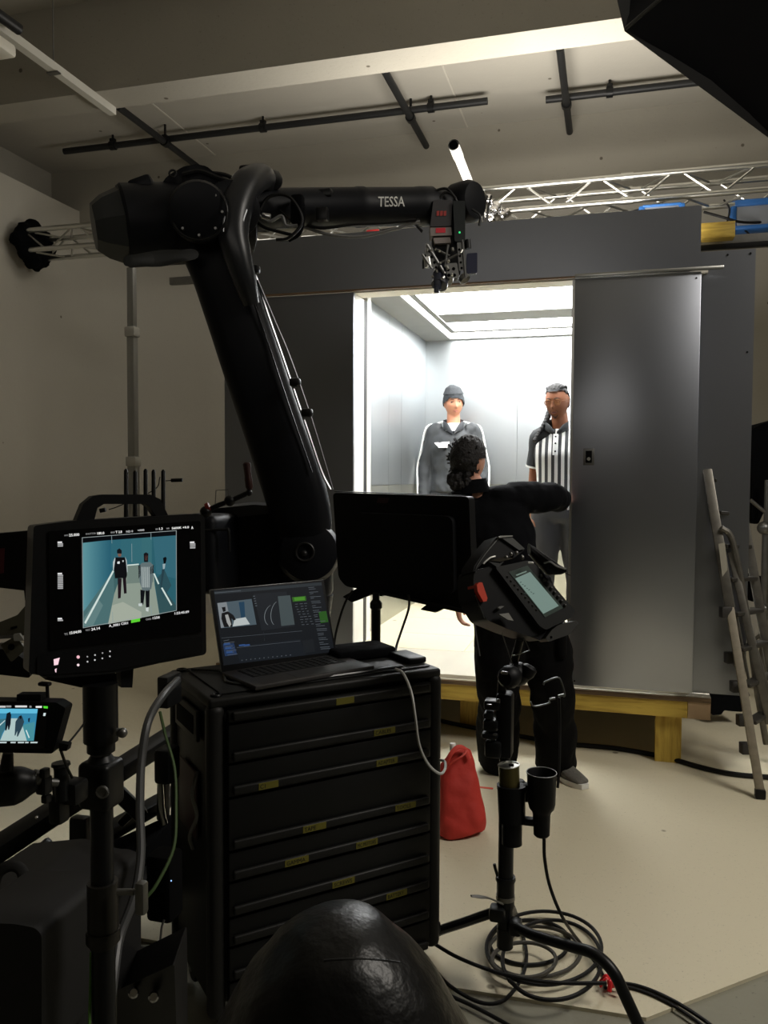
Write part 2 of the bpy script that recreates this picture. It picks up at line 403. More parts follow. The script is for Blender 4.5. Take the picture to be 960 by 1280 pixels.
# white tube rising from a clamp on the truss
a_, b_ = P(602, 268, 6.9), P(567, 181, 5.4)
e = empty('scaffold_tube', a_, 'white scaffold tube poking up from the truss clamp beside the camera head', 'tube')
wht = mat('white_tube_paint', (235, 235, 230), .35)
d = (b_-a_).normalized()
obj('tube', MB().cyl(a_, b_-d*.01, .033, n=20), wht, e)
obj('sleeve', MB().cyl(b_-d*.22, b_, .037, n=20, caps=False).cyl(b_-d*.22, b_-d*.2, .037, n=20), wht, e)
obj('open_end', MB().cyl(b_-d*.001, b_+d*.002, .03, n=20), M_MATTE, e, 'dark open tube end')
e = empty('truss_clamp', P(612, 262, 7.0), 'chrome coupler clamps and cables bunched on the truss beside the white tube', 'clamp')
m = MB()
for (x, y, r, a) in ((606, 250, .05, .2), (618, 262, .055, 1.2), (630, 268, .04, .7), (612, 274, .045, 2.0), (600, 268, .04, .4)):
    q = P(x, y, 6.95); v = V3((cos(a), .5, sin(a))).normalized(); m.lathe(q-v*.05, q+v*.05, [(0, r*.7), (.1, r), (.4, r), (.5, r*.6), (.6, r), (.95, r), (1, r*.7)], 12)
obj('coupler', m, M_CHROME, e)
m = MB()
for k in range(3): q = P(604+k*5, 245, 6.85); m.tube([q, P(598+k*6, 262, 6.8), P(604+k*3, 285, 6.85), P(610+k*9, 300, 7.0)], .011, 6)
obj('cable', m, M_RUB, e)
# blue-wrapped ballasts and cables on the truss
blue = mat('blue_plastic', (40, 95, 160), .45); gry = mat('grey_casting', (120, 124, 130), .5)
def ballast(x0, y0, x1, y1, t, lab):
    q = P((x0+x1)/2, (y0+y1)/2, t); W = (x1-x0)/FPX*t; Hh = (y1-y0)/FPX*t
    e = empty('light_ballast', q-V3((0, 0, Hh/2)), lab, 'ballast', 'blue and grey ballasts on the truss')
    obj('case', MB().rbox(q, (W*.94, .15, Hh*.8), .012), gry, e)
    obj('end_guard', MB().rbox(q-V3((W/2, 0, 0)), (.05, .17, Hh), .015), blue, e); obj('end_guard', MB().rbox(q+V3((W/2, 0, 0)), (.05, .17, Hh), .015), blue, e)
    obj('cover', MB().rbox(q+V3((0, -.01, Hh*.4)), (W*.98, .17, Hh*.22), .012).rbox(q+V3((0, -.01, -Hh*.4)), (W*.98, .17, Hh*.14), .012), blue, e)
ballast(918, 252, 985, 290, 6.9, 'blue and grey ballast box hanging at the right end of the truss')
ballast(803, 259, 850, 272, 6.6, 'blue box edge showing above the header panel below the truss')
m = MB().tube([P(880, 265, 6.9), P(905, 272, 6.8), P(930, 278, 6.8), P(975, 277, 6.9)], .012, 6).tube([P(905, 250, 6.9), P(912, 262, 6.8), P(907, 285, 6.8)], .008, 6).tube([P(930, 287, 6.9), P(945, 296, 6.8), P(975, 285, 6.8)], .008, 6)
obj('hanging_cable', m, M_RUB, None, 'black cables sagging below the right end of the truss', 'cable')
m = MB().tube([P(475, 288, 6.9), P(520, 283, 6.8), P(560, 296, 6.9), P(640, 285, 6.9), P(700, 272, 6.9), P(760, 270, 6.9), P(800, 262, 6.9)], .009, 6)
obj('hanging_cable', m, M_RUB, None, 'thin black cable draped along the lower chord of the truss', 'cable')
for k, (x, y) in enumerate(((466, 291), (470, 288))):
    if k == 0: obj('red_tag', MB().rbox(P(x, y, 6.9), (.11, .03, .05), .008), mat('red_tape', (190, 40, 40), .6), None, 'small red tag tied to the truss below the forearm lettering', 'tag')

# ------------------------------------------------------------------ timber platform
YF = 4.785; ZF = .40
ply = wood('plywood_edge', (120, 98, 72), (84, 66, 48)); pine = wood('pine', (206, 176, 78), (170, 138, 52)); pinez = wood('pine_post', (206, 176, 78), (170, 138, 52), 'Z')
deckm = mat('deck_grey', (176, 168, 150), .55, var=.08, scale=3)
pfm = empty('timber_platform', (-1, 5.8, 0), 'raised timber platform on pine legs carrying the elevator set', 'platform')
XR = .56; XLF = -2.45
obj('deck', MB().ab((XLF, YF-.02, ZF-.03), (XR, 7.2, ZF)), deckm, pfm, 'grey topped plywood deck')
obj('deck_edge', MB().ab((XLF, YF-.028, ZF-.03), (XR, YF-.02, ZF-.004)), ply, pfm, 'brown plywood edge')
obj('front_joist', MB().ab((XLF, YF-.02, ZF-.125), (XR-.12, YF+.025, ZF-.0305)), pine, pfm)
obj('end_joist', MB().ab((XR-.118, YF-.022, ZF-.125), (XR, YF+.03, ZF-.0305)), mat('bare_plywood', (188, 160, 128), .6, var=.1), pfm)
obj('side_joist', MB().ab((XR-.045, YF+.03, ZF-.125), (XR, 7.15, ZF-.0305)), pine, pfm)
obj('back_joist', MB().ab((XLF, 7.11, ZF-.125), (XR-.05, 7.15, ZF-.0305)), pine, pfm)
for (x, y) in ((.345, YF+.065), (-.25, YF+.065), (-.84, YF+.4), (-1.6, YF+.065), (-2.3, YF+.065), (-2.3, 6.9), (.45, 6.9), (-.9, 6.9)):
    obj('leg', MB().ab((x-.035-.035, y-.035, 0), (x+.07, y+.035, ZF-.031 if y > YF+.1 else ZF-.031)), pinez, pfm)

# ------------------------------------------------------------------ elevator cabin
alu_out = brushed('brushed_sheet', (168, 172, 181), .33, True)
alu_in = brushed('cabin_metal', (190, 194, 196), .38, False)
wht_in = mat('white_header_lining', (226, 220, 205), .6)
ecab = empty('elevator_set', (-.9, 5.8, ZF), 'brushed metal elevator set with a lit cabin and sliding door on the timber platform', 'elevator')
XW = -1.52; XWR = .50; XC = -1.58; YBk = 7.06; ZC = 2.735; ZK = 2.805; ZFC = .54
wal2 = brushed('cabin_metal_lower', (186, 186, 178), .42, False)
backm = mat('backing_pale', (200, 200, 198), .6)
zr = PX(465.6, 607, XC).z; yj = PX(486, 520, XC).y; xb = PY(647, 500, YBk).x
ys = [YF+.36, yj, 6.2, YBk]
for (a, b) in zip(ys[:-1], ys[1:]):
    for X0_, X1_ in ((XC-.02, XC), (XWR, XWR+.02)):
        obj('wall_panel', MB().ab((X0_, a+.001, ZFC), (X1_, b-.002, zr-.002)), wal2, ecab); obj('wall_panel', MB().ab((X0_, a+.001, zr+.002), (X1_, b-.002, ZK)), alu_in, ecab)
xj = [XC, xb, -.0, XWR]
for a, b in zip(xj[:-1], xj[1:]):
    obj('wall_panel', MB().ab((a+.001, YBk, ZFC), (b-.002, YBk+.02, zr-.002)), wal2, ecab); obj('wall_panel', MB().ab((a+.001, YBk, zr+.002), (b-.002, YBk+.02, ZK)), alu_in, ecab)
obj('backing', MB().ab((XC-.05, YF+.33, ZF), (XC-.0205, YBk+.05, ZK)).ab((XWR+.0205, YF+.33, ZF), (XWR+.05, YBk+.05, ZK)).ab((XC-.05, YBk+.0205, ZF), (XWR+.05, YBk+.05, ZK)), backm, ecab)
# raised floor of stone-look vinyl panels, its riser and sill
flm = concrete('vinyl_stone_floor', (214, 204, 174), speck=.1, rough=.35, patch=.22)
obj('floor_base', MB().ab((XC, YF+.135, ZF), (.44, YBk, ZFC-.012)), backm, ecab)
for (ya, yb_) in ((YF+.13, 5.4), (5.403, 6.0), (6.003, 6.55), (6.553, YBk)):
    for (xa, xb_) in ((XC, -.85), (-.847, -.2), (-.197, .44)):
        obj('floor_panel', MB().ab((xa, ya, ZFC-.0115), (xb_, yb_, ZFC)), flm, ecab)
obj('threshold_ramp', MB().prism([(XW, YF+.002, ZF+.001), (XW, YF+.13, ZF+.001), (XW, YF+.13, ZFC-.001), (XW, YF+.002, ZF+.022)], (.44-XW, 0, 0)), mat('riser_pale', (236, 230, 212), .5), ecab, 'pale sloping threshold')  # front strip shaped as a slope so it catches the cabin light
obj('jamb', MB().ab((XW-.012, YF+.005, ZF+.001), (XW, YF+.2, ZC)), mat('white_jamb', (232, 230, 222), .5), ecab)
obj('jamb_gap', MB().ab((XW-.012, YF+.2, ZF+.001), (XW-.001, YF+.275, ZC)), mat('dark_gap', (22, 21, 22), .6), ecab, 'dark vertical gap strip')  # near-black strip, the shade of the gap put into its colour
obj('jamb', MB().ab((XW-.03, YF+.275, ZF+.001), (XW, YF+.36, ZK)), mat('white_jamb', (232, 230, 222), .5), ecab)
obj('header_lining', MB().ab((XW, YF+.004, ZC-.0), (XWR, YF+.13, ZC+.02)), wht_in, ecab)
obj('header_riser', MB().ab((XC, YF+.13, ZC), (XWR, YF+.15, ZK+.02)), wht_in, ecab)
# ceiling with a recessed light box
cm = mat('cabin_ceiling', (158, 158, 154), .5, .2)
lightm = mat('led_diffuser', (0, 0, 0), .5, emit=(250, 251, 250), es=LED)
q0, q1 = PZ(505, 374, ZK), PZ(563, 424, ZK); Lx0 = (q0.x+q1.x)/2; Ly1 = q1.y; Ly0 = YF+.2; Lx1 = XWR-.3
cl = MB().ab((XC, YF+.15, ZK), (Lx0, YBk, ZK+.02)).ab((Lx1, YF+.15, ZK), (XWR, YBk, ZK+.02)).ab((Lx0, Ly1, ZK), (Lx1, YBk, ZK+.02)).ab((Lx0, YF+.15, ZK), (Lx1, Ly0, ZK+.02))
obj('ceiling_panel', cl, cm, ecab)
sx_ = PZ(516, 374, ZK).x-q0.x; sy_ = Ly1-PZ(640, 413, ZK).y+.0; dv = .035
obj('light_strip', MB().ab((Lx0, Ly0, ZK+.012), (Lx0+sx_, Ly1, ZK+.03)), lightm, ecab)
obj('light_strip', MB().ab((Lx0+sx_, Ly1-sy_, ZK+.012), (Lx1, Ly1, ZK+.03)), lightm, ecab)
gx0 = PZ(525, 374, ZK).x; gy1 = PZ(640, 411, ZK).y
obj('divider', MB().ab((Lx0+sx_, Ly0, ZK-.002), (gx0, Ly1-sy_, ZK+.03)).ab((gx0, gy1-.01, ZK-.002), (Lx1, Ly1-sy_, ZK+.03)), cm, ecab)
obj('light_panel', MB().ab((gx0, Ly0, ZK+.02), (Lx1, gy1-.01, ZK+.03)), lightm, ecab)
ya_, yb_ = PZ(640, 389, ZK-.02).y, PZ(640, 400, ZK-.02).y; xa_ = PZ(548, 395, ZK-.02).x
obj('centre_tray', MB().ab((xa_, ya_, ZK-.02), (Lx1-.1, yb_, ZK+.0)), cm, ecab)
obj('roof_sheet', MB().ab((XC-.05, YF+.15, ZK+.035), (XWR+.05, YBk+.05, ZK+.05)), M_STEEL, ecab)
# header, front panels, rail, doors
YH = YF-.045
hd = obj('header_panel', MB().ab((-2.19, YH, ZC+.012), (.455, YH+.02, 3.085)), alu_out, ecab)
obj('header_trim', MB().ab((-2.19, YH-.003, ZC+.002), (XWR-.62, YH+.02, ZC+.012)), mat('brown_edge', (110, 88, 66), .5), ecab)
obj('front_panel', MB().ab((-2.385, YF-.018, ZF+.001), (XW-.0, YF+.002, ZC)), alu_out, ecab, 'fixed front panel beside the opening')
XD = -.205
dr = obj('sliding_door', MB().rbox(((XD+.46)/2, YF-.038, (ZF+.02+ZC)/2), (.46-XD, .032, ZC-ZF-.03), .003), alu_out, ecab, 'closed sliding door leaf with a recessed lock')
obj('edge_strip', MB().ab((XD-.014, YF-.05, ZF+.02), (XD, YF-.018, ZC-.01)), M_ALU, dr, 'bright door edge')
lk = PY(736, 571, YF-.056)
obj('lock_plate', MB().rbox((lk.x, YF-.0555, lk.z), (.06, .004, .095), .002), M_STEEL, dr)
obj('lock_recess', MB().rbox((lk.x, YF-.059, lk.z), (.034, .005, .068), .016, 4), M_MATTE, dr)
obj('key_slot', MB().cyl((lk.x, YF-.066, lk.z-.012), (lk.x, YF-.0605, lk.z-.012), .01), M_ALU, dr)
for (x, z) in ((XD+.03, ZF+.05), (.435, ZC-.04)): obj('screw', MB().cyl((x, YF-.057, z), (x, YF-.053, z), .005, n=8), M_BLKM, dr)
p2 = obj('side_panel', MB().ab((.30, YF+.035, ZF+.01), (.742, YF+.05, 2.855)), alu_out, ecab, 'taller outer panel past the door')
for (x, z) in ((.715, 2.83), (.6, 2.83), (.71, 2.3)): obj('screw', MB().cyl((x, YF+.03, z), (x, YF+.0345, z), .006, n=8), M_BLKM, p2)
obj('door_rail', MB().rbox(((XD+.57)/2, YF-.07, ZC+.006), (.57-XD, .02, .018), .003), M_ALU, ecab)
obj('rear_rail', MB().rbox(((PY(213, 352, 7.05).x-1.5)/2, 7.05, PY(213, 352, 7.05).z), (abs(PY(213, 352, 7.05).x+1.5), .05, .07), .005), M_STEEL, ecab)
sfr = empty('set_frame', (1.0, 5.6, .4), 'grey metal rail and upright of the framing past the right side panel', 'frame')
obj('side_rail', MB().rbox((1.1, 5.9, PY(900, 304, 5.9).z), (1.4, .05, .09), .01), M_STEEL, sfr)
obj('rail_strip', MB().rbox((1.1, 5.868, PY(900, 310, 5.9).z), (1.4, .02, .035), .004), M_BLKM, sfr)
q = PY(895, 290, 5.75)
obj('timber_block', MB().rbox((q.x, 5.75, q.z), (.22, .1, .1), .004), pine, None, 'yellow timber block lying on the rail above the side panel', 'timber')
# grey upright pole at the left
YP = 6.6; q = PY(166, 500, YP); e = empty('support_pole', (q.x, YP, 0), 'grey square upright support pole standing before the pale left wall', 'pole')
zt = PY(164, 335, YP).z
for (w_, z0, z1) in ((.065, 0, PY(0, 577, YP).z), (.058, PY(168, 577, YP).z, PY(166, 415, YP).z), (.052, PY(166, 415, YP).z, zt)):
    obj('section', MB().rbox((q.x, YP, (z0+z1)/2), (w_*1.26, w_*1.26, z1-z0), .006), mat('grey_pole', (150, 150, 146), .4, .6), e)
for yy in (577, 415): obj('collar', MB().rbox((q.x, YP, PY(168, yy, YP).z), (.105, .105, .09), .012), mat('grey_collar', (170, 168, 160), .5), e)
obj('foot', MB().rbox((q.x, YP, .01), (.2, .2, .02), .004), M_STEEL, e)
def FP(cx, cy, t, yaw=0., tilt=0.):
    """upright plane through a point at depth t, turned by yaw about the vertical"""
    c = P(cx, cy, t); n = V3((-FW.x, -FW.y, 0)).normalized(); n = Matrix.Rotation(radians(yaw), 3, 'Z') @ n
    X = V3((0, 0, 1)).cross(n).normalized(); n = Matrix.Rotation(radians(tilt), 3, X) @ n; Z = n.cross(X)
    return Plane(c, c+X*.1, c-Z*.1)
def pxprism(mb, pl, pts, n0, n1): return mb.prism([pl.px(x, y, 0)+pl.N*n0 for x, y in pts], pl.N*(n1-n0))
def part(name, m, parent, fn, label=None):
    mb = MB(); fn(mb); return obj(name, mb, m, parent, label)
def rounded(poly, r=4, k=4):
    out = []; n = len(poly)
    for i in range(n):
        a, b, c = [V3((*poly[j % n], 0)) for j in (i-1, i, i+1)]; d1 = (a-b); d2 = (c-b); q = min(r, d1.length*.45, d2.length*.45)
        p, s_ = b+d1.normalized()*q, b+d2.normalized()*q
        for j in range(k+1):
            t = j/k; v = p*(1-t)**2+b*2*t*(1-t)+s_*t*t; out.append((v.x, v.y))
    return out

# ================================================================== robot arm
rb = empty('camera_robot_arm', (P(385, 690, 3.35).x, P(385, 690, 3.35).y, 0), 'tall black camera robot arm reaching across to the elevator doorway', 'robot arm')
# pedestal and shoulder housing
bx = P(372, 690, 3.4); bxy = V3((bx.x, bx.y, 0))
obj('pedestal', MB().lathe(bxy, bxy+V3((0, 0, 1.12)), [(0, .2), (.03, .2), (.06, .13), (.8, .12), (.86, .13), (1, .15)], 28), M_ROBOT, rb)
obj('turntable', MB().lathe(bxy+V3((0, 0, 1.12)), bxy+V3((0, 0, 1.3)), [(0, .14), (.1, .15), (.8, .15), (1, .13)], 28), M_ROBOT, rb)
pl = FP(330, 700, 3.3, 8)
hs = MB(); pxprism(hs, pl, rounded([(256, 640), (300, 632), (350, 634), (385, 640), (400, 670), (398, 720), (385, 748), (300, 750), (262, 740)], 14), -.28, .05)
obj('shoulder_housing', hs, M_ROBOT, rb)
obj('housing_lid', pxprism(MB(), pl, rounded([(256, 636), (318, 630), (342, 632), (346, 640), (300, 645), (256, 645)], 4), -.26, .07), mat('satin_black', (34, 36, 40), .3), rb)
obj('side_box', MB().rbox(P(262, 690, 3.15), (.16, .24, .3), .03, 3), M_ROBOT, rb)
obj('housing_trim', MB().tube([P(254, 663, 3.02), P(280, 662, 3.02), (P(286, 664, 3.02)), P(287, 690, 3.02)], .006, 6), M_BLKM, rb)
j0 = P(386, 690, 3.12); j1 = P(386, 690, 3.5)
obj('shoulder_joint', MB().lathe(j0, j1, [(0, .07), (.02, .11), (.12, .125), (.5, .125), (1, .12)], 32), M_ROBOT, rb)
obj('joint_cover', MB().torus(P(381, 690, 3.115), RT, UP, .034, .005, 24, 6).ell(P(380, 692, 3.12), .014), mat('dark_steel', (44, 44, 44), .45, .5), rb, 'dark steel joint cap')
# lower link: boxy tapering column from shoulder to elbow
lk_pts = [(256, 262, 36, 3.02), (262, 300, 38, 3.03), (279, 345, 37, 3.05), (298, 400, 37.5, 3.08), (318, 460, 38, 3.1), (340, 525, 38, 3.13), (362, 590, 39, 3.16), (376, 640, 38, 3.2), (384, 690, 34, 3.25)]
ax_ = (P(384, 690, 3.25)-P(262, 290, 3.02)).normalized(); ln = ax_.cross(FW).normalized(); ln = -ln if ln.dot(RT) < 0 else ln
secs = [(P(x, y, t), ln, ln.cross(ax_).normalized(), h/FPX*t, .105) for x, y, h, t in lk_pts]
lower = obj('lower_link', MB().sec(secs, 28, 4, 3.2), M_ROBOT, rb)
obj('link_seam', MB().tube([P(x+h*.72, y, t-.1) for x, y, h, t in lk_pts[2:7]], .003, 5), M_BLKM, lower)
# elbow: long motor housing with faceted cap, joint disc towards the camera
ea, eb = P(117, 284, 2.98), P(312, 276, 3.2)
obj('elbow_housing', MB().lathe(ea+(eb-ea)*.17, eb, [(0, .143), (.02, .15), (.55, .15), (.57, .158), (.64, .158), (.66, .142), (.97, .138), (1, .11)], 30), M_ROBOT, rb)
obj('end_cap', MB().lathe(ea, ea+(eb-ea)*.18, [(0, .085), (.35, .115), (.95, .142), (1, .146)], 8), mat('end_cap_grey', (40, 42, 42), .5), rb, 'faceted dark grey cap')
obj('lower_cover', MB().sec([(P(160, 326, 2.9), V3((1, 0, 0)), V3((0, 0, 1)), .02, .02), (P(200, 323, 2.9), RT, UP, .05, .03), (P(238, 318, 2.88), RT, UP, .03, .02)], 12), mat('grey_cover', (50, 52, 52), .45), rb)
obj('elbow_disc', MB().lathe(P(249, 265, 2.80), P(249, 265, 3.1), [(0, .07), (.03, .098), (.1, .106), (.5, .11), (1, .11)], 32), M_ROBOT, rb)
db = obj('disc_rim', MB().torus(P(249, 265, 2.805), RT, UP, .097, .004, 32, 6), M_BLKM, rb)
for k in range(8):
    a = 2*pi*k/8; q = P(249, 265, 2.80)+RT*(.08*cos(a))+UP*(.08*sin(a)); obj('bolt', MB().cyl(q-FW*.004, q+FW*.01, .005, n=6), M_STEEL, db)
obj('link_head', MB().lathe(P(290, 262, 2.9), P(290, 262, 3.2), [(0, .07), (.05, .1), (.5, .105), (1, .1)], 28), M_ROBOT, rb)
# forearm
fa, fb = P(300, 261, 3.12), P(592, 257, 3.5); fd = (fb-fa).normalized()
r_ = lambda px, t: px/FPX*t
fore = obj('forearm', MB().lathe(fa, fb, [(0, .085), (.1, .088), (.14, .075), (.46, .077), (.47, .0795), (.5, .0795), (.51, .0765), (.72, .0765), (.74, .079), (.8, .079), (.82, .067), (.95, .066), (1, .06)], 30), M_ROBOT, rb)
# lettering wrapped on the forearm surface, facing the camera
def on_arm(x, y, extra=.0015):
    d = ray(x, y).normalized(); o = CAM-fa; dd = d-fd*d.dot(fd); oo = o-fd*o.dot(fd)
    A_, B_, C2 = dd.dot(dd), 2*oo.dot(dd), oo.dot(oo)-.0775**2; D2 = max(B_*B_-4*A_*C2, 0); k = (-B_-math.sqrt(D2))/(2*A_)
    p = CAM+d*k; ax = fa+fd*(p-fa).dot(fd); return ax+(p-ax).normalized()*(.0775+extra)
def wrap_text(mb, txt, x0, y0, px_h, px_w, skew, extra, bold):
    vs, fs = glyphs(txt, bold); W = max(v[0] for v in glyphs(txt)[0]); out = []
    for v in vs:
        x = x0+v[0]/W*px_w; y = y0-v[1]*px_h+skew*(x-x0)
        out.append(on_arm(x, y, extra+(.001 if v[2] > 0 else 0)))
    mb.add(out, fs)
m = MB(); wrap_text(m, 'TESSA', 472.5, 258.2, 12.6, 33, -.01, .001, .012); obj('lettering', m, mat('pale_grey_print', (205, 205, 200), .6), fore, 'pale grey letters TESSA')
obj('cable_saddle', MB().rbox(P(404, 243, 3.2), (.08, .05, .03), .006).rbox(P(403, 268, 3.14), (.045, .03, .05), .004), M_BLKM, rb)
# clutter of connectors on top of the elbow
m = MB()
m.rbox(P(178, 233, 3.0), (.09, .08, .05), .015, ax=(RT*cos(.35)+UP*sin(.35), FW, UP*cos(.35)-RT*sin(.35)))
obj('connector_box', m, M_ROBOT, rb)
obj('connector_box', MB().rbox(P(315, 220, 3.1), (.085, .07, .07), .012), M_ROBOT, rb)
m = MB().sec([(P(204, 236, 3.0), RT, UP, .02, .01), (P(225, 226, 3.0), RT, UP, .05, .035), (P(245, 222, 3.0), RT, UP, .06, .05), (P(265, 228, 3.0), RT, UP, .04, .03)], 12)
obj('top_casting', m, M_ROBOT, rb)
obj('lifting_eye', MB().torus(P(216, 217, 3.0), RT, UP, .013, .004, 14, 6), M_BLKM, rb)
for k, pts in enumerate(([(228, 218), (250, 214), (275, 223), (300, 231), (312, 228)], [(262, 216), (285, 220), (305, 234)], [(265, 235), (280, 232), (296, 236)])):
    obj('cable', MB().tube([P(x, y, 2.98+.03*k) for x, y in pts], .008, 6), M_RUB, rb)
for k in range(4): obj('cable_plug', MB().cyl(P(268+k*6, 232-k % 2*4, 3.0), P(270+k*6, 240, 3.0), .01), M_BLKM, rb)
# big dress-pack conduit and hoses
obj('conduit', MB().tube([P(336, 228, 3.1), P(326, 221, 3.03), (P(308, 232, 2.95)), P(295, 260, 2.9), P(291, 290, 2.88), P(297, 320, 2.88), P(306, 352, 2.9), P(314, 380, 2.93)], [.036, .048, .058, .06, .056, .05, .042, .03], 20), mat('conduit_rubber', (28, 30, 34), .35, spec=.5), rb)
obj('conduit_collar', MB().lathe(P(346, 226, 3.12), P(330, 223, 3.06), [(0, .03), (.2, .038), (.8, .038), (1, .03)], 16), M_BLKM, rb)
shiny = mat('braided_hose', (150, 152, 156), .3, .9)
obj('hose', MB().tube([P(283, 262, 2.83), P(280, 275, 2.83), P(279, 290, 2.83)], .0035, 6), shiny, rb)
edge = [(318, 340), (332, 385), (350, 437), (368, 490), (386, 543), (402, 590), (413, 612)]
obj('hose', MB().tube([P(308, 262, 2.86), P(303, 280, 2.85), P(306, 310, 2.87)]+[P(x, y, 2.98) for x, y in edge], .005, 6), shiny, rb)
obj('hose', MB().tube([P(x, y, 2.98) for x, y in ((322, 350), (343, 400), (360, 440), (378, 490), (393, 535), (408, 585), (416, 612))], .0035, 6), shiny, rb)
for x, y in ((318, 337), (369, 478), (384, 516)): obj('hose_clamp', MB().rbox(P(x, y, 2.98), (.04, .035, .032), .01), M_BLKM, rb)
loops = ([(325, 262), (334, 248), (350, 243), (366, 250), (378, 276), (362, 297), (345, 300)], [(322, 268), (336, 277), (352, 270), (358, 282), (372, 282)], [(315, 272), (330, 284), (350, 290), (366, 294)],
         [(372, 276), (400, 285), (440, 281), (480, 279), (520, 275)], [(378, 283), (410, 293), (450, 296), (490, 287), (525, 277)], [(330, 262), (340, 252), (352, 265), (368, 280)])
for k, pts in enumerate(loops): obj('cable', MB().tube([P(x, y, 3.05+.012*k+(.12 if k in (3, 4) else 0)) for x, y in pts], .0065 if k != 5 else .004, 6), M_RUB if k % 3 != 1 else mat('grey_cable', (110, 110, 108), .5), rb)
obj('strap', MB().tube([P(374, 244, 3.1), P(378, 262, 3.06), P(374, 290, 3.1), P(360, 300, 3.12)], .012, 8, flat=.4).rbox(P(372, 262, 3.08), (.05, .04, .11), .012), M_FAB, rb)
obj('connector', MB().cyl(P(328, 269, 3.0), P(338, 271, 3.0), .012), M_CHROME, rb)
# wrist
wc = P(578, 254, 3.45)
obj('wrist', MB().lathe(P(568, 256, 3.5), P(596, 250, 3.42), [(0, .05), (.1, .085), (.75, .088), (.95, .075), (1, .04)], 26), M_ROBOT, rb)
obj('wrist_link', MB().rbox(P(562, 262, 3.45), (.1, .1, .12), .02), M_ROBOT, rb)
for pts in ([(538, 252), (543, 240), (558, 236), (570, 248)], [(548, 250), (556, 241), (566, 244), (572, 254)], [(590, 262), (600, 270), (599, 282)], [(530, 262), (520, 278), (528, 290)]):
    obj('cable', MB().tube([P(x, y, 3.36) for x, y in pts], .006, 6), M_RUB, rb)

# ================================================================== camera on the robot head
cmr = empty('cinema_camera', P(560, 365, 3.42), 'small black cinema camera rig hanging lens down from the robot wrist', 'camera')
pl = FP(556, 300, 3.38, 0)
tl_ = 3.38
obj('battery', pxprism(MB(), pl, rounded([(541, 254), (564, 254), (563, 286), (537, 287)], 2), -.06, .04), mat('battery_grey', (58, 56, 58), .5), cmr)
m = MB(); [pxprism(m, pl, [(x, 268), (x+3.4, 267.6), (x+3.2, 273.4), (x, 274)], .0405, .0425) for x in (545, 549.3, 553.6)]
obj('battery_print', m, mat('red_print', (170, 60, 55), .6), cmr)
obj('battery_plate', pxprism(MB(), pl, rounded([(537, 287.5), (563, 287), (564, 297), (538, 298)], 1), -.05, .035), mat('dull_plate', (150, 140, 135), .4, .3), cmr)
obj('plate_print', pxprism(MB(), pl, [(544, 288.5), (556, 288), (556, 294), (544, 294.5)], .0355, .037), mat('red_sticker', (225, 50, 65), .6), cmr)
obj('camera_body', pxprism(MB(), pl, rounded([(540, 298), (578, 262), (580, 306), (575, 345), (548, 345), (540, 320)], 3), -.09, .0), M_BLACK, cmr)
obj('recorder', pxprism(MB(), pl, rounded([(565, 256), (580, 256), (580, 306), (567, 306)], 2), -.04, .05), mat('dark_green_black', (14, 22, 22), .4), cmr)
obj('status_light', MB().ell(pl.px(574.5, 290.5, .052), .004), em((60, 230, 130), 1.2), cmr)
obj('plate_lower', pxprism(MB(), pl, rounded([(541, 300), (562, 299), (563, 306), (543, 307)], 1), -.02, .03), mat('dull_plate', (150, 140, 135), .4, .3), cmr)
def cage(name, poly, holes, n):
    m = MB(); pxprism(m, pl, poly, n, n+.006); q = obj(name, m, M_STEEL, cmr)
    for (x, y, r) in holes: obj('hole', MB().cyl(pl.px(x, y, n+.002), pl.px(x, y, n+.0085), r, n=10), M_MATTE, q)
cage('cage_plate', rounded([(532, 306), (540, 312), (548, 334), (542, 340), (530, 318)], 2), [(537, 314, .006), (540, 321, .006), (543, 328, .006), (545, 334, .005)], .03)
cage('cage_plate', rounded([(556, 333), (570, 332), (573, 350), (558, 351)], 2), [(560, 337, .007), (567, 336, .007), (561, 344, .007), (568, 344, .007)], .04)
cage('cage_plate', rounded([(570, 306), (577, 306), (580, 340), (573, 342)], 2), [(574, 312, .005), (575, 320, .005), (576, 328, .005), (577, 335, .005)], .035)
m = MB()
for (a, b, r) in (((534, 306), (556, 342), .006), ((578, 300), (582, 348), .006), ((546, 312), (562, 320), .005), ((548, 330), (572, 318), .005), ((560, 306), (556, 334), .006), ((528, 318), (540, 336), .005)):
    m.cyl(pl.px(*a, .045), pl.px(*b, .045), r, n=8)
obj('rods', m, M_STEEL, cmr)
obj('lens_motor', MB().cyl(pl.px(534, 322, .03), pl.px(536, 334, .03), .016), M_ALU, cmr, 'silver lens motor')
obj('lens_motor', MB().cyl(pl.px(584, 300, .0), pl.px(585, 311, .0), .014), M_BLKM, cmr)
ln_a, ln_b = pl.px(552, 340, .0), pl.px(547, 366, .07)
obj('lens', MB().lathe(pl.px(556, 335, -.02), pl.px(549, 357, .03), [(0, .03), (.2, .036), (.25, .04), (.45, .04), (.5, .034), (.8, .03), (.85, .034), (1, .034)], 20), mat('lens_blue_black', (28, 32, 46), .35), cmr)
obj('lens_ring', MB().lathe(pl.px(556, 343, -.01), pl.px(554, 349, -.0), [(0, .042), (1, .042)], 20), M_STEEL, cmr)
obj('follow_gear', MB().lathe(pl.px(578, 345, .02), pl.px(583, 352, .03), [(0, .018), (.3, .024), (.8, .024), (1, .012)], 14), M_STEEL, cmr)
obj('small_arm', MB().tube([pl.px(532, 318, .02), pl.px(529, 326, .02), pl.px(529, 336, .02)], .004, 6), M_RUB, cmr)
obj('lens_bracket', MB().rbox(pl.px(547, 352, .04), (.03, .03, .07), .006).rbox(pl.px(546, 362, .05), (.02, .03, .03), .004), mat('blue_black', (38, 42, 56), .4), cmr)
m = MB(); 
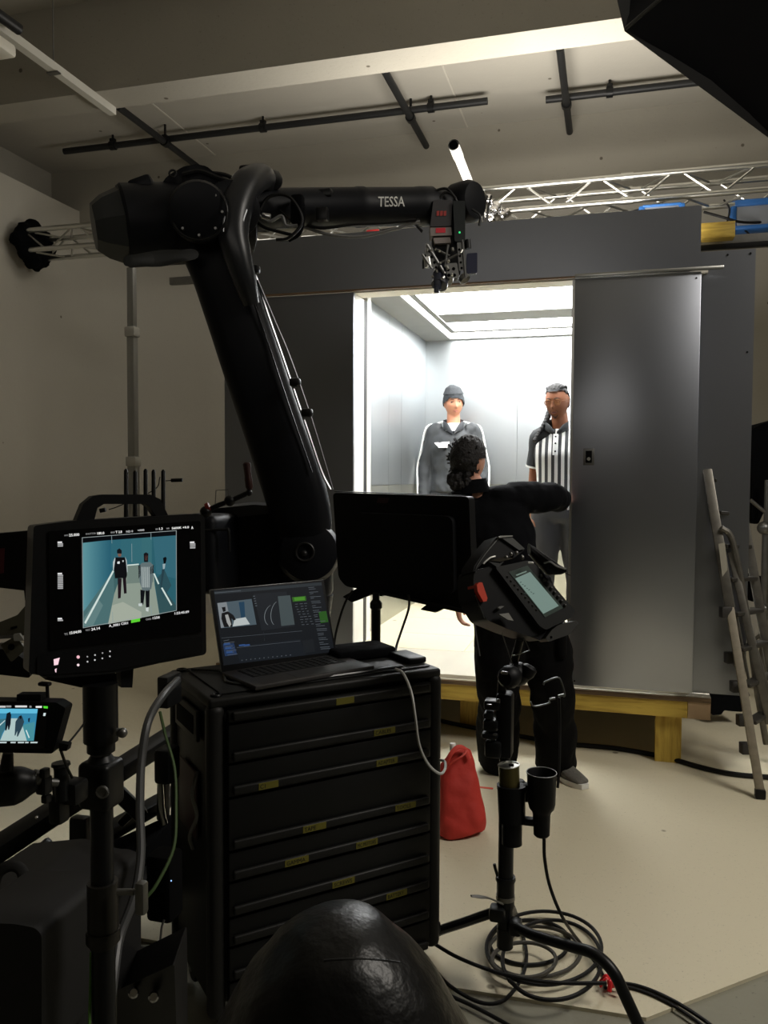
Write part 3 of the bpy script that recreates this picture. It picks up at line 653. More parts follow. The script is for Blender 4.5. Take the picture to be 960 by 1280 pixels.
for k in range(14):
    random.seed(k*3+1); x, y = random.uniform(534, 580), random.uniform(306, 352); m.cyl(pl.px(x, y, .05), pl.px(x+random.uniform(-2, 2), y+random.uniform(1, 4), .055), random.uniform(.003, .007), n=8)
obj('fittings', m, M_ALU, cmr, 'small bright fittings')
mnb = obj('side_display', pxprism(MB(), pl, rounded([(584, 316), (597, 315), (597, 340), (583, 342)], 1.5), -.04, -.01), mat('navy_box', (32, 36, 62), .4), cmr, 'dark blue box on the right of the rig')

# ================================================================== tool cabinet
fl, fr = PZ(261, 875, 1.0), PZ(552, 835, 1.0); cx = (fr-fl).normalized(); W_ = (fr-fl).length; cyv = V3((-cx.y, cx.x, 0)); UPZ = V3((0, 0, 1)); D_ = .40
Mc = Matrix((cx, cyv, UPZ)).transposed().to_4x4(); Mc.translation = V3((fl.x, fl.y, 0))
cab = empty('tool_cabinet', (Mc @ V3((W_/2, D_/2, 0))), 'tall black drawer cabinet on castors with the laptop on its top', 'cabinet')
def C_(fn, name, m, parent=None, label=None):
    mb = MB(Mc); fn(mb); return obj(name, mb, m, parent or cab, label)
M_CAB = mat('cabinet_black', (13, 14, 14), .5, spec=.3); M_CAB2 = mat('cabinet_grey_edge', (27, 27, 26), .5, spec=.3)
C_(lambda b: b.rbox((W_/2, D_/2+.008, .545), (W_-.02, D_-.03, .87), .008), 'body', M_CAB)
C_(lambda b: b.rbox((W_/2, D_/2, .985), (W_, D_, .03), .01, 3), 'top_tray', M_CAB2)
C_(lambda b: b.rbox((W_/2+.01, D_/2, 1.0035), (W_-.07, D_-.06, .004), .0015), 'top_mat', mat('rubber_mat', (24, 25, 25), .6), None)
for x in (.022, W_-.022): C_(lambda b: b.rbox((x, .018, .53), (.05, .05, .9), .02, 3), 'corner_post', M_CAB2)
for x in (.022, W_-.022): C_(lambda b: b.rbox((x, D_-.018, .53), (.05, .05, .9), .02, 3), 'corner_post', M_CAB)
for (x, y) in ((.03, .03), (.03, D_-.03)):
    h_ = C_(lambda b: b.torus(V3((x, y, 1.003)), V3((1, 0, 0)), V3((0, 1, 0)), .013, .004, 16, 6), 'socket_ring', M_BLKM)
C_(lambda b: b.rbox((-.003, D_/2, .9), (.012, D_*.55, .09), .004), 'side_handle_plate', M_CAB2)
C_(lambda b: b.rbox((-.0095, D_/2, .9), (.004, D_*.42, .055), .002), 'side_handle_recess', M_MATTE)
C_(lambda b: b.rbox((-.001, D_/2, .66), (.008, D_*.45, .2), .004), 'side_sticker', mat('dark_red', (50, 18, 20), .5))
C_(lambda b: b.tube([V3((-.012, .07, .78)), V3((-.03, .06, .72)), V3((-.02, .05, .66)), V3((-.035, .07, .6)), V3((-.02, .09, .55))], .006, 6), 'side_chain', M_STEEL)
pf_ = Plane(Mc @ V3((0, 0, 1)), Mc @ V3((W_, 0, 1)), Mc @ V3((0, 0, 0)))
hz = [pf_.uv(291, y)[1] for y in (893, 943, 985, 1052, 1090, 1134)]
hz = [1-h for h in hz]                                     # heights of the drawer pulls
hz += [hz[-1]-.085, hz[-1]-.185, hz[-1]-.285]
tape = mat('yellow_tape', (104, 98, 24), .7); ink = mat('marker_ink', (14, 14, 14), .8)
zt_ = .968; lab = {0: [(426, 875, '')], 1: [(475, 903, 'CABLES')], 2: [(478, 938, 'ADAPTER'), (331, 970, 'C1')], 3: [(501, 992, 'TOOLS'), (388, 1021, 'TAPE')], 4: [(453, 1041, 'MC MOTORS'), (366, 1067, 'GAMMA')], 5: [(424, 1087, 'SCREWS')], 6: [(490, 1124, 'BATTERY')]}
prev = .966
for i, z in enumerate(hz):
    z0 = max(z-.022, .1)
    if prev-z0 < .02: continue
    dw = C_(lambda b: b.rbox((W_/2, -.006, (prev+z0)/2), (W_-.1, .022, prev-z0-.006), .004), 'drawer', M_CAB)
    C_(lambda b: b.rbox((W_/2, -.022, z), (W_-.12, .014, .026), .006, 3), 'pull_strip', M_CAB2, dw)
    for (x, y, tx) in lab.get(i, []):
        u, v = pf_.uv(x, y); zz = z; wd = .075 if len(tx) > 3 else .06
        C_(lambda b: b.rbox((u, -.0295, zz), (wd, .0012, .02), .0004, 1), 'tape_label', tape, dw)
        if tx: C_(lambda b: b.text(tx, V3((u-wd*.44, -.0302, zz-.006)), V3((1, 0, 0)), V3((0, 0, 1)), .0125, .0004, 0, wf=.95*6/max(6, len(tx))), 'tape_writing', ink, dw)
    prev = z0
for (x, y) in ((.06, .06), (W_-.06, .06), (.06, D_-.06), (W_-.06, D_-.06)):
    cs = C_(lambda b: b.rbox((x, y, .1), (.05, .05, .02), .004).box((x-.018, y, .07), (.004, .03, .06)).box((x+.018, y, .07), (.004, .03, .06)), 'castor', M_STEEL)
    C_(lambda b: b.lathe(V3((x-.013, y, .04)), V3((x+.013, y, .04)), [(0, .034), (.2, .04), (.8, .04), (1, .034)], 18), 'wheel', M_RUB, cs)
C_(lambda b: b.rbox((W_+.004, .05, .33), (.02, .03, .05), .005).rbox((W_+.006, .03, .13), (.02, .03, .035), .005), 'side_catch', M_BLKM)
# things on the cabinet
m = MB(Mc); m.rbox((W_-.165, .26, 1.023), (.22, .14, .035), .012, 3)
obj('black_case', m, M_FAB, None, 'flat black soft case lying at the back corner of the cabinet top', 'case')
m = MB(Mc); m.rbox((W_-.05, .13, 1.016), (.07, .13, .02), .006, 3)
obj('power_adapter', m, M_BLKM, None, 'small black power adapter at the right corner of the cabinet top', 'adapter')
obj('white_cable', MB().tube([P(494, 836, 2.42), P(504, 842, 2.4), P(514, 865, 2.33), P(519, 895, 2.3), P(524, 930, 2.3), P(535, 955, 2.31), P(549, 967, 2.34), P(556, 962, 2.42), P(556, 952, 2.5), P(550, 950, 2.56)], .0042, 6), mat('white_cable', (170, 170, 165), .5), None, 'thin white cable looping from the cabinet top down its right edge', 'cable')
obj('black_cable', MB(Mc).tube([V3((.05, .33, 1.01)), V3((.12, .25, 1.012)), V3((.1, .12, 1.01)), V3((.2, .05, 1.01)), V3((.45, .04, 1.01)), V3((W_-.12, .05, 1.01))], .004, 6), mat('glossy_cable', (60, 62, 62), .25), None, 'glossy black cable lying along the front edge of the cabinet top', 'cable')
obj('grey_hose', MB().tube([P(222, 850, 2.25), P(205, 868, 2.1), P(186, 900, 2.0), P(177, 950, 1.95), P(175, 1010, 1.9), P(176, 1070, 1.85), P(168, 1120, 1.8), P(150, 1170, 1.75), P(143, 1215, 1.7), P(128, 1330, 1.6)], .0105, 10), mat('grey_hose', (72, 73, 74), .4), None, 'thick grey cable hanging in a curve left of the drawer cabinet', 'cable')
obj('green_cable', MB().tube([P(200, 890, 2.15), P(207, 920, 2.1), P(218, 960, 2.05), P(220, 1010, 2.0), P(217, 1060, 1.95), P(196, 1105, 1.9), P(180, 1125, 1.88)], .004, 6), mat('green_cable', (70, 95, 50), .5), None, 'thin green cable hanging beside the thick grey one', 'cable')
obj('yellow_green_cable', MB().tube([P(114, 1190, 1.5), P(113, 1240, 1.48), P(110, 1330, 1.45)], .003, 6), mat('lime_cable', (90, 140, 60), .4), None, 'thin lime green cable running down the big monitor stand', 'cable')

# ================================================================== laptop
zb = 1.0065
_bl, _br = PZ(277, 841, zb+.012), PZ(421, 818, zb+.012); _X = (_br-_bl).normalized()
_r = ray(262, 737); s0 = CAM+_r*((_bl-CAM).dot(_X)/_r.dot(_X))
sc = Plane(s0, s0+(_br-_bl), _bl)
lap = empty('laptop', sc.at(sc.W/2, sc.H), 'open silver laptop running editing software on top of the drawer cabinet', 'laptop')
scr_H = (_bl-s0).length
lid = obj('lid', sc.slab(MB(), 0, 0, sc.W, scr_H, -.006, 0, .003), mat('laptop_alu', (150, 152, 154), .35, .9), lap)
obj('bezel', sc.slab(MB(), .002, .002, sc.W-.002, scr_H-.002, 0.0002, .0012, .001), M_BLACK, lid)
bs = MB(); hinge0 = sc.at(0, scr_H)
hn = (sc.X*1).copy(); hn.z = 0; hn.normalize(); fwd = V3((hn.y, -hn.x, 0))
h0 = V3((hinge0.x, hinge0.y, zb+.008))
bc = h0+hn*(sc.W/2)+fwd*.105
obj('base', bs.rbox(bc, (sc.W, .21, .014), .004, 2, (hn, fwd, UPZ)), mat('laptop_alu_dark', (82, 80, 80), .45, .7), lap)
obj('keyboard', MB().rbox(bc-fwd*.038+V3((0, 0, .0072)), (sc.W*.8, .1, .0012), .0004, 1, (hn, fwd, UPZ)), M_BLACK, lap)
m = MB()
for r0 in range(6):
    for k in range(14): m.box(bc-fwd*(.08-r0*.0165)+hn*((k-6.5)*.0192*sc.W/.34)+V3((0, 0, .0085)), (.0155, .0133, .0012), (hn, fwd, UPZ))
obj('keys', m, mat('key_black', (30, 30, 30), .5), lap, kind='stuff')
obj('trackpad', MB().rbox(bc+fwd*.058+V3((0, 0, .0072)), (.13, .075, .0008), .0003, 1, (hn, fwd, UPZ)), mat('trackpad', (70, 68, 68), .4, .6), lap)
def Z1(x, y): return (240+x/4.3636, 700+y/4.3611)                  # coordinates in a close view of the laptop
def lq(pts, rgb, n=.0016, name='window_pane', es=1.): 
    m = MB(); sc.poly(m, [Z1(*p) for p in pts], n, .0002); return obj(name, m, em(rgb, es), lid)
lq([(118, 165), (705, 118), (778, 500), (172, 575)], (15, 19, 24), .0014, 'screen_ground')
lq([(120, 172), (706, 122), (708, 138), (123, 188)], (38, 44, 48))
lq([(138, 235), (325, 212), (352, 352), (158, 372)], (70, 84, 92), name='preview_picture')
lq([(138, 235), (188, 229), (214, 360), (158, 370)], (120, 126, 130), .0019, 'preview_wall')
lq([(232, 322), (292, 312), (316, 350), (222, 362)], (175, 182, 182), .0021, 'preview_floor')
lq([(255, 230), (285, 227), (290, 310), (268, 316)], (28, 58, 80), .0023, 'preview_figure')
for r0, q in (((40, 22), [(162, 258), (182, 255), (184, 278), (170, 284)]), ((18, 22), [(162, 290), (195, 280), (225, 300), (240, 325), (228, 330), (215, 318), (220, 364), (175, 366), (160, 320)])): lq(q, (14, 15, 18), .0025, 'preview_figure')
lq([(180, 300), (196, 296), (214, 350), (205, 366), (190, 340)], (150, 152, 150), .0027, 'preview_figure')
lq([(335, 185), (515, 172), (560, 360), (380, 385)], (24, 28, 33))
lq([(468, 198), (535, 192), (560, 352), (487, 360)], (62, 72, 74), .0019)
lq([(545, 203), (620, 196), (624, 222), (550, 228)], (45, 88, 28), .0019, 'green_block'); lq([(556, 205), (614, 200), (616, 218), (560, 223)], (66, 128, 36), .0021, 'green_block')
lq([(690, 282), (732, 278), (744, 338), (702, 344)], (36, 78, 26), .0019, 'green_block')
lq([(240, 470), (590, 430), (620, 520), (260, 560)], (19, 24, 30), .0019)
lq([(168, 460), (228, 452), (246, 515), (180, 525)], (30, 48, 78), .0019)
lq([(600, 440), (660, 432), (672, 500), (612, 508)], (22, 26, 30), .0019)
m = MB(); random.seed(5)
def ln_(x0, y0, x1, y1, w_=2.2): sc.poly(m, [Z1(x0, y0), Z1(x1, y1), Z1(x1+.3, y1+w_), Z1(x0+.3, y0+w_)], .0024, .0002)
for r0 in range(9):
    for k in range(3):
        x = 558+k*24+r0*5+random.uniform(0, 6); y = 240+r0*14-k*2; ln_(x, y, x+random.uniform(8, 18), y-1.2)
for r0 in range(14):
    y = 150+r0*25; x = 634+r0*5; xe = 698+(y-118)*.19
    ln_(x, y, min(xe, x+random.uniform(20, 60)), y-3); ln_(x+3, y+9, min(xe, x+random.uniform(20, 60)), y+6)
for r0 in range(8): ln_(172+r0*3, 440+r0*11, 172+r0*3+random.uniform(30, 58), 434+r0*11)
for k in range(18): ln_(124+k*8, 178-k*.7, 129+k*8, 177-k*.7, 4); 
for k in range(5): ln_(333+k*3, 196+k*13, 343+k*3, 195+k*13, 4)
for k in range(12): ln_(270+k*24, 545-k*2.6, 275+k*24, 544-k*2.6, 4)
ln_(160, 425, 600, 386, 1.2); ln_(245, 477, 590, 440, 1.2); ln_(390, 390, 395, 440, 2)
obj('interface_lines', m, em((84, 90, 96)), lid, kind='stuff')
m = MB()
for (a0, cxx, cyy, rx, ry) in ((0, 470, 290, 45, 70), (1, 440, 300, 50, 60)):
    pts = [Z1(cxx-rx*cos(t)*.9+8*sin(t), cyy-ry*sin(t)) for t in [(-1.1+2.2*i/10) for i in range(11)]]
    for a, b in zip(pts[:-1], pts[1:]): sc.poly(m, [a, b, (b[0]+.5, b[1]), (a[0]+.5, a[1])], .0024, .0002)
obj('wireframe_arc', m, em((120, 128, 132)), lid)
m = MB()
for (x, y) in ((172, 455), (180, 478), (186, 500), (255, 462), (280, 462)): sc.poly(m, [Z1(x, y), Z1(x+34, y-4), Z1(x+36, y+5), Z1(x+2, y+9)], .0026, .0002)
obj('blue_block', m, em((44, 72, 118)), lid)

# ================================================================== directors' monitor, left
m0, m1, m2 = P(40, 656, 1.38), P(255, 642, 1.56), P(38, 850, 1.38)
mp = Plane(m0, m1, m2)
mon = empty('field_monitor', mp.at(mp.W/2, mp.H), 'large black field monitor with carry handle showing the elevator shot', 'monitor')
outl = rounded([(42, 657), (90, 651), (248, 642), (256, 646), (258, 818), (200, 829), (140, 842), (72, 848), (36, 842)], 5)
obj('housing', pxprism(MB(), mp, outl, -.045, 0), mat('monitor_plastic', (17, 18, 20), .38, spec=.4), mon)
face = obj('bezel', pxprism(MB(), mp, rounded([(60, 664), (250, 651), (251, 790), (62, 812)], 3), .0003, .003), mat('glass_black', (9, 9, 11), .18, spec=.4), mon)
chin = obj('control_strip', pxprism(MB(), mp, rounded([(46, 820), (252, 795), (252, 816), (140, 838), (46, 844)], 3), .0003, .002), M_BLACK, mon)
hp = [(97, 652), (106, 630), (118, 620), (130, 618), (190, 618), (203, 624), (213, 645), (198, 646), (190, 634), (184, 630), (132, 630), (124, 635), (120, 650)]
obj('carry_handle', pxprism(MB(), mp, hp, -.035, -.01), M_BLACK, mon)
obj('lower_bracket', pxprism(MB(), mp, [(155, 830), (172, 828), (170, 862), (156, 862)], -.05, -.02), M_BLACK, mon)
obj('mount_plate', pxprism(MB(), mp, [(72, 842), (140, 836), (150, 845), (150, 858), (105, 862), (60, 852)], -.07, -.02), M_BLACK, mon)
def Zp(x, y): return (60+x/4.8, 640+y/4.8)
_n = [0]
def sq(pts, rgb, layer=1, name='picture_area', es=1.0, raw=False):
    m = MB(); mp.poly(m, pts if raw else [Zp(*p) for p in pts], .0031+layer*.00035, .0002); return obj(name, m, em(rgb, es), face)
sq([(205, 155), (768, 112), (768, 590), (210, 693)], (42, 92, 104), 1, 'picture_ground')
TR_, BL_ = (0, 0), (0, 0)
# side walls, back wall and floor of the pictured cabin, in bands of slightly different teal
for k in range(21):
    x0 = 210+k*8; x1 = x0+8.2; c = (92-k*2.6, 144-k*2.6, 152-k*2.1)
    sq([(x0, 182-k*.7), (x1, 181.3-k*.7), (x1, 600-(k+1)*10), (x0, 600-k*10)], c, 2)
for k in range(4):
    x0 = 375+k*62; sq([(x0, 168-k*5), (x0+62, 163-k*5), (x0+62, 330), (x0, 330)], (46+k*3, 98+k*2, 112), 2)
sq([(630, 150), (768, 140), (768, 400), (650, 370)], (52, 100, 114), 2)
sq([(212, 600), (392, 350), (400, 500), (362, 672), (212, 690)], (74, 108, 110), 3)
sq([(212, 640), (300, 520), (330, 560), (270, 682), (212, 690)], (96, 126, 126), 4)
sq([(392, 350), (480, 318), (480, 330), (398, 500)], (62, 96, 98), 3)
sq([(398, 490), (455, 330), (480, 320), (628, 320), (640, 440), (668, 614), (360, 672)], (138, 150, 138), 4, 'picture_floor')
sq([(362, 672), (385, 560), (450, 540), (560, 600), (560, 636)], (160, 168, 154), 5, 'picture_floor')
sq([(480, 322), (628, 318), (632, 420), (470, 430)], (110, 126, 118), 5, 'picture_floor')
sq([(636, 380), (768, 560), (768, 590), (668, 614)], (50, 80, 84), 4)
sq([(650, 400), (700, 350), (740, 440), (690, 520)], (44, 76, 84), 5)
sq([(205, 155), (768, 112), (768, 140), (330, 172), (205, 186)], (8, 10, 14), 6, 'picture_band')
for pts in ([(218, 662), (388, 350), (396, 356), (226, 672)], [(632, 370), (640, 368), (668, 430), (660, 434)], [(678, 456), (686, 452), (745, 556), (738, 562)], [(476, 316), (545, 310), (545, 317), (476, 323)]): sq(pts, (205, 220, 214), 7, 'picture_rail')
# pictured people
def fig(polys):
    for pts, c in polys: sq(pts, c, 9, 'picture_figure')
fig([([(414, 228), (428, 218), (442, 230), (442, 250), (414, 248)], (18, 20, 24)), ([(418, 250), (440, 250), (438, 268), (422, 268)], (120, 84, 70)), ([(402, 272), (460, 272), (474, 300), (474, 380), (470, 396), (402, 398), (396, 340)], (14, 15, 18)),
     ([(418, 398), (442, 398), (436, 516), (420, 520)], (34, 24, 30)), ([(448, 396), (468, 394), (472, 488), (456, 490)], (28, 20, 26))])
for pts, c in (([(390, 300), (402, 272), (404, 280), (394, 350), (390, 350)], (180, 190, 190)), ([(462, 268), (472, 290), (478, 360), (474, 362), (468, 300)], (170, 182, 182)), ([(416, 298), (430, 296), (430, 310), (416, 311)], (220, 224, 224)), ([(446, 290), (454, 289), (453, 300), (447, 300)], (190, 196, 196))): sq(pts, c, 10, 'picture_figure')
fig([([(574, 250), (588, 242), (602, 250), (600, 300), (576, 300)], (22, 20, 24)), ([(580, 262), (598, 262), (596, 290), (582, 290)], (96, 62, 56)), ([(548, 320), (564, 305), (612, 300), (632, 318), (632, 380), (620, 460), (600, 474), (566, 470), (550, 420), (544, 350)], (96, 110, 112)),
     ([(542, 322), (554, 316), (556, 380), (544, 400)], (14, 16, 20)), ([(604, 340), (634, 316), (634, 366), (606, 374)], (14, 16, 20)), ([(554, 466), (582, 470), (572, 556), (556, 550)], (16, 18, 22)), ([(584, 470), (610, 466), (608, 570), (588, 575)], (16, 18, 22)),
     ([(542, 550), (566, 546), (562, 566), (544, 564)], (190, 200, 198)), ([(586, 570), (604, 572), (602, 598), (588, 594)], (195, 204, 200))])
for k in range(6): sq([(560+k*9, 330), (564+k*9, 329), (568+k*8, 452), (564+k*8, 453)], (168, 178, 176), 10, 'picture_figure')
sq([(690, 276), (706, 268), (712, 278), (706, 308), (694, 310)], (10, 12, 16), 9, 'picture_figure'); sq([(688, 312), (704, 310), (700, 340), (690, 344)], (150, 168, 172), 9, 'picture_figure'); sq([(684, 344), (700, 342), (682, 450), (674, 450)], (38, 62, 70), 9, 'picture_figure')
# frame line and markers
for a, b, w_ in (((203, 153), (768, 110), 3), ((210, 694), (768, 590), 3)): sq([a, b, (b[0], b[1]+w_), (a[0], a[1]+w_)], (150, 158, 158), 11, 'frame_line')
for a, b in (((204, 153), (210, 695)), ((768, 110), (769, 592))): sq([a, (a[0]+3, a[1]), (b[0]+3, b[1]), b], (150, 158, 158), 11, 'frame_line')
for a, b in (((380, 140), (382, 188)), ((386, 600), (388, 662)), ((616, 125), (617, 165)), ((616, 560), (620, 620)), ((501, 190), (502, 300))): sq([a, (a[0]+2.5, a[1]), (b[0]+2.5, b[1]), b], (130, 150, 154), 11, 'frame_line')
def mtxt(tx, x, y, h, rgb=(235, 235, 232), slope=-.072, wf=1., x2=None):
    a = mp.px(*Zp(x, y), .0038); b = mp.px(*Zp(x+100, y+100*slope), .0038); X = (b-a).normalized(); Y = mp.N.cross(X).normalized()
    hh = h/4.8/FPX*1.45
    if x2: 
        vs, _ = glyphs(tx, .02); wn = max(v[0] for v in vs)*hh; wf = (mp.px(*Zp(x2, y+(x2-x)*slope), .0038)-a).length/wn
    m = MB(); m.text(tx, a, X, Y, hh, .0003, .02, wf=wf); obj('readout_text', m, em(rgb), face)
mtxt('FPS', 98, 146, 9, (130, 130, 130), x2=122); mtxt('25.000', 126, 147, 16, x2=188)
mtxt('SHUTTER', 226, 137, 10, (130, 130, 130), x2=288); mtxt('180.0', 292, 136, 15, x2=338)
mtxt('IRIS', 376, 128, 10, (140, 140, 140), x2=402); mtxt('T 2.8', 406, 128, 15, x2=444); mtxt('ND 0', 468, 124, 13, (190, 190, 190), x2=510); mtxt('+000', 536, 116, 12, (190, 190, 190), x2=578)
mtxt('EI', 645, 108, 10, (140, 140, 140), x2=660); mtxt('1.3', 664, 108, 15, x2=688); mtxt('WB', 710, 104, 10, (140, 140, 140), x2=728); mtxt('5600K +0.0', 742, 104, 14, x2=846); mtxt('A', 860, 102, 18, x2=872)
mtxt('TC', 98, 740, 12, (140, 140, 140), -.16, x2=120); mtxt('15:04:00', 126, 735, 16, (240, 240, 236), -.16, x2=200); mtxt('REC', 226, 715, 11, (130, 130, 130), -.16, x2=254); mtxt('24.14', 260, 712, 16, (235, 235, 235), -.16, x2=312)
mtxt('A_0001', 366, 690, 15, (230, 230, 230), -.13, x2=430); mtxt('C001', 438, 678, 15, (220, 220, 220), -.13, x2=480); mtxt('PLAY', 504, 664, 14, (20, 40, 16), -.13, x2=546)
sq([(499, 644), (552, 634), (552, 656), (499, 666)], (90, 205, 50), 4, 'status_block')
mtxt('CARD', 586, 650, 11, (140, 140, 140), -.13, x2=620); mtxt('1258', 624, 644, 15, (225, 225, 225), -.13, x2=670); mtxt('1:23:45:09', 756, 616, 15, (225, 225, 225), -.13, x2=846)
for (x, y, h) in ((58, 178, 40), (58, 366, 98), (58, 636, 28), (852, 178, 44)):
    sq([(x, y), (x+26, y-1), (x+26, y+8), (x, y+9)], (225, 225, 225), 3, 'side_meter'); nseg = max(1, int((h-10)/11))
    for k in range(nseg): sq([(x, y+11+k*11), (x+32, y+10+k*11), (x+32, y+18+k*11), (x, y+19+k*11)], (165, 165, 165), 3, 'side_meter')
def cq(pts, rgb): m = MB(); mp.poly(m, [Zp(*p) for p in pts], .0024, .0003); obj('button_light', m, em(rgb), chin)
cq([(34, 884), (70, 874), (60, 916), (36, 920)], (250, 214, 224)); cq([(40, 944), (52, 938), (50, 962), (44, 962)], (240, 205, 215))
for (x, y, r0, c) in ((181, 870, 10, (245, 190, 200)), (181, 918, 8, (250, 225, 230)), (236, 868, 5, (150, 150, 150)), (237, 898, 5, (200, 200, 200)), (282, 858, 5, (190, 190, 190)), (281, 888, 5, (210, 210, 210)), (327, 846, 5, (150, 150, 150)), (326, 878, 5, (190, 190, 190)), (372, 836, 5, (190, 190, 190)), (371, 866, 5, (190, 190, 190))):
    cq([(x+r0*cos(a), y+r0*sin(a)) for a in [i*pi/4 for i in range(8)]], c)
# its stand
stp = empty('monitor_stand', (P(127, 1280, 1.47).x, P(127, 1280, 1.47).y, 0), 'black telescopic column stand carrying the big field monitor', 'stand')
def vp_(x, y, t=1.47): q = P(x, y, t); return q
ctr = P(127, 1000, 1.47)
def vcyl(mb, y0, y1, hw, t=1.47, n=18):
    z0 = PX_z(y0, t); z1 = PX_z(y1, t); return mb.cyl((ctr.x, ctr.y, z0), (ctr.x, ctr.y, z1), hw/FPX*t, n=n)
def PX_z(y, t): return P(127, y, t).z
obj('column', vcyl(vcyl(MB(), 852, 925, 21), 925, 938, 17), M_BLKM, stp)
obj('joint_block', MB().rbox((ctr.x, ctr.y, PX_z(978, 1.47)), (.062, .06, .085), .01, 3).lathe((ctr.x, ctr.y, PX_z(942, 1.47)), (ctr.x, ctr.y, PX_z(955, 1.47)), [(0, .018), (1, .03)], 12), M_BLKM, stp)
obj('joint_bolt', MB().torus(P(128, 990, 1.425), RT, UP, .009, .003, 14, 6).cyl(P(128, 990, 1.425), P(128, 990, 1.44), .006), M_STEEL, stp)
obj('middle_tube', vcyl(MB(), 1005, 1110, 14), M_BLKM, stp)
obj('collar', vcyl(vcyl(vcyl(MB(), 1104, 1165, 19), 1165, 1180, 21), 1180, 1186, 17), mat('collar_dark', (40, 38, 34), .35, .4), stp)
obj('lower_tube', MB().cyl((ctr.x, ctr.y, .12), (ctr.x, ctr.y, PX_z(1186, 1.47)), .021, n=18), M_BLKM, stp)
obj('clamp_screw', MB().cyl(P(146, 1115, 1.45), P(168, 1115, 1.45), .006).rbox(P(177, 1122, 1.45), (.02, .02, .06), .006), M_STEEL, stp)
obj('collar_screw', MB().cyl(P(146, 915, 1.45), P(152, 915, 1.45), .007).ell(P(153, 916, 1.44), .009), M_STEEL, stp)
for k in range(3):
    a = radians(100+120*k); d = V3((cos(a), sin(a), 0)); b0 = V3((ctr.x, ctr.y, .3))
    obj('leg', MB().tube([b0+d*.02, b0+d*.2-V3((0, 0, .12)), b0+d*.42-V3((0, 0, .28))], .012, 8), M_BLKM, stp)
for k, (x, y) in enumerate(((100, 1012), (86, 985))): pass
# gear behind the monitor: receiver with five antennas
rc = empty('wireless_receiver', P(178, 700, 1.75), 'black wireless video receiver with five stick antennas behind the big monitor', 'receiver')
obj('case', MB().rbox(P(182, 682, 1.75), (.12, .05, .09), .008), M_BLACK, rc)
for x, yt in ((157.5, 586), (169, 588), (182, 586), (192, 587), (204, 587)):
    obj('antenna', MB().lathe(P(x, 666, 1.75), P(x, yt, 1.75), [(0, .0045), (.97, .0045), (1, .002)], 10), M_RUB, rc)
obj('side_probe', MB().cyl(P(207, 601, 1.78), P(215, 600.5, 1.78), .0012, n=6).cyl(P(214, 600.5, 1.78), P(228, 600, 1.78), .0042), M_RUB, rc)
obj('side_probe', MB().tube([P(200, 596, 1.78), P(193, 612, 1.78), P(150, 632, 1.78), P(136, 637, 1.78)], .0012, 5).cyl(P(125, 638.5, 1.78), P(132, 637, 1.78), .005), M_RUB, rc)
# small articulated arm with a grip, right of the monitor
ga = empty('articulated_grip', P(262, 650, 1.9), 'thin articulated arm with a dark red grip rising behind the big monitor', 'arm')
obj('rod', MB().tube([P(256, 640, 1.9), P(272, 632, 1.9), P(288, 626, 1.9), P(310, 616, 1.9)], .006, 8), M_BLKM, ga)
for q_, r_j in (((287, 626), .013), ((257, 640), .014), ((311, 616), .008)): obj('joint', MB().ell(P(*q_, 1.9), r_j), M_BLKM, ga)
obj('grip', MB().lathe(P(312, 612, 1.9), P(308, 578, 1.9), [(0, .006), (.1, .009), (.4, .009), (.5, .008), (.95, .009), (1, .006)], 12), mat('dark_red_grip', (60, 24, 22), .5), ga, 'dark red grip')
obj('wire_frame', MB().tube([P(286, 626, 1.9), P(285, 612, 1.9), P(270, 613, 1.9), P(269, 632, 1.9)], .0013, 5, smooth=False), M_STEEL, ga)
obj('red_collar', MB().cyl(P(258, 635, 1.9), P(262, 633, 1.9), .011), mat('red_paint', (140, 40, 30), .5), ga)
# black case at far left with a red mark, plus grey brackets below it
lb = empty('side_monitor_back', P(10, 750, 1.55), 'black equipment box cut off at the left edge beside the big monitor', 'equipment box')
q = FP(10, 700, 1.55, -6)
obj('case', pxprism(MB(), q, rounded([(-60, 672), (41, 663), (45, 740), (20, 737), (-60, 728)], 5), -.06, .0), M_BLACK, lb)
obj('red_mark', pxprism(MB(), q, [(-4, 686), (6, 685), (5, 716), (-4, 718)], .0005, .002), mat('dark_red_mark', (90, 16, 30), .5), lb)
obj('lug', pxprism(MB(), q, rounded([(26, 736), (44, 734), (46, 752), (28, 754)], 3), -.05, -.01), M_BLACK, lb)
gb = empty('bracket_cluster', P(15, 850, 1.75), 'grey metal brackets and plates left of the big monitor', 'bracket')
q = FP(15, 800, 1.75, 10)
obj('plate', pxprism(MB(), q, rounded([(-20, 786), (20, 770), (31, 757), (36, 764), (34, 795), (-20, 800)], 3), -.02, -.01), mat('grey_green_metal', (92, 90, 76), .5, .3), gb)
ba = obj('angle_plate', pxprism(MB(), q, rounded([(0, 806), (20, 795), (32, 812), (14, 828)], 3), -.008, .0), mat('grey_green_metal', (92, 90, 76), .5, .3), gb)
obj('bolt_hole', MB().cyl(q.px(14, 809, .0), q.px(14, 809, .003), .007), M_MATTE, ba)
obj('silver_block', pxprism(MB(), q, rounded([(18, 792), (26, 791), (32, 800), (19, 800)], 1), .001, .01), mat('pale_grey', (150, 148, 140), .5), gb)
obj('bar', pxprism(MB(), q, [(-20, 796), (18, 794), (18, 797), (-20, 799)], -.005, .006), M_STEEL, gb)
obj('housing', pxprism(MB(), q, rounded([(-20, 815), (8, 815), (30, 832), (34, 852), (-20, 846)], 5), -.1, -.03), M_BLACK, gb)
obj('slot', pxprism(MB(), q, [(12, 785), (20, 783), (20, 786), (12, 788)], -.0095, -.008).add([], []), M_MATTE, gb)

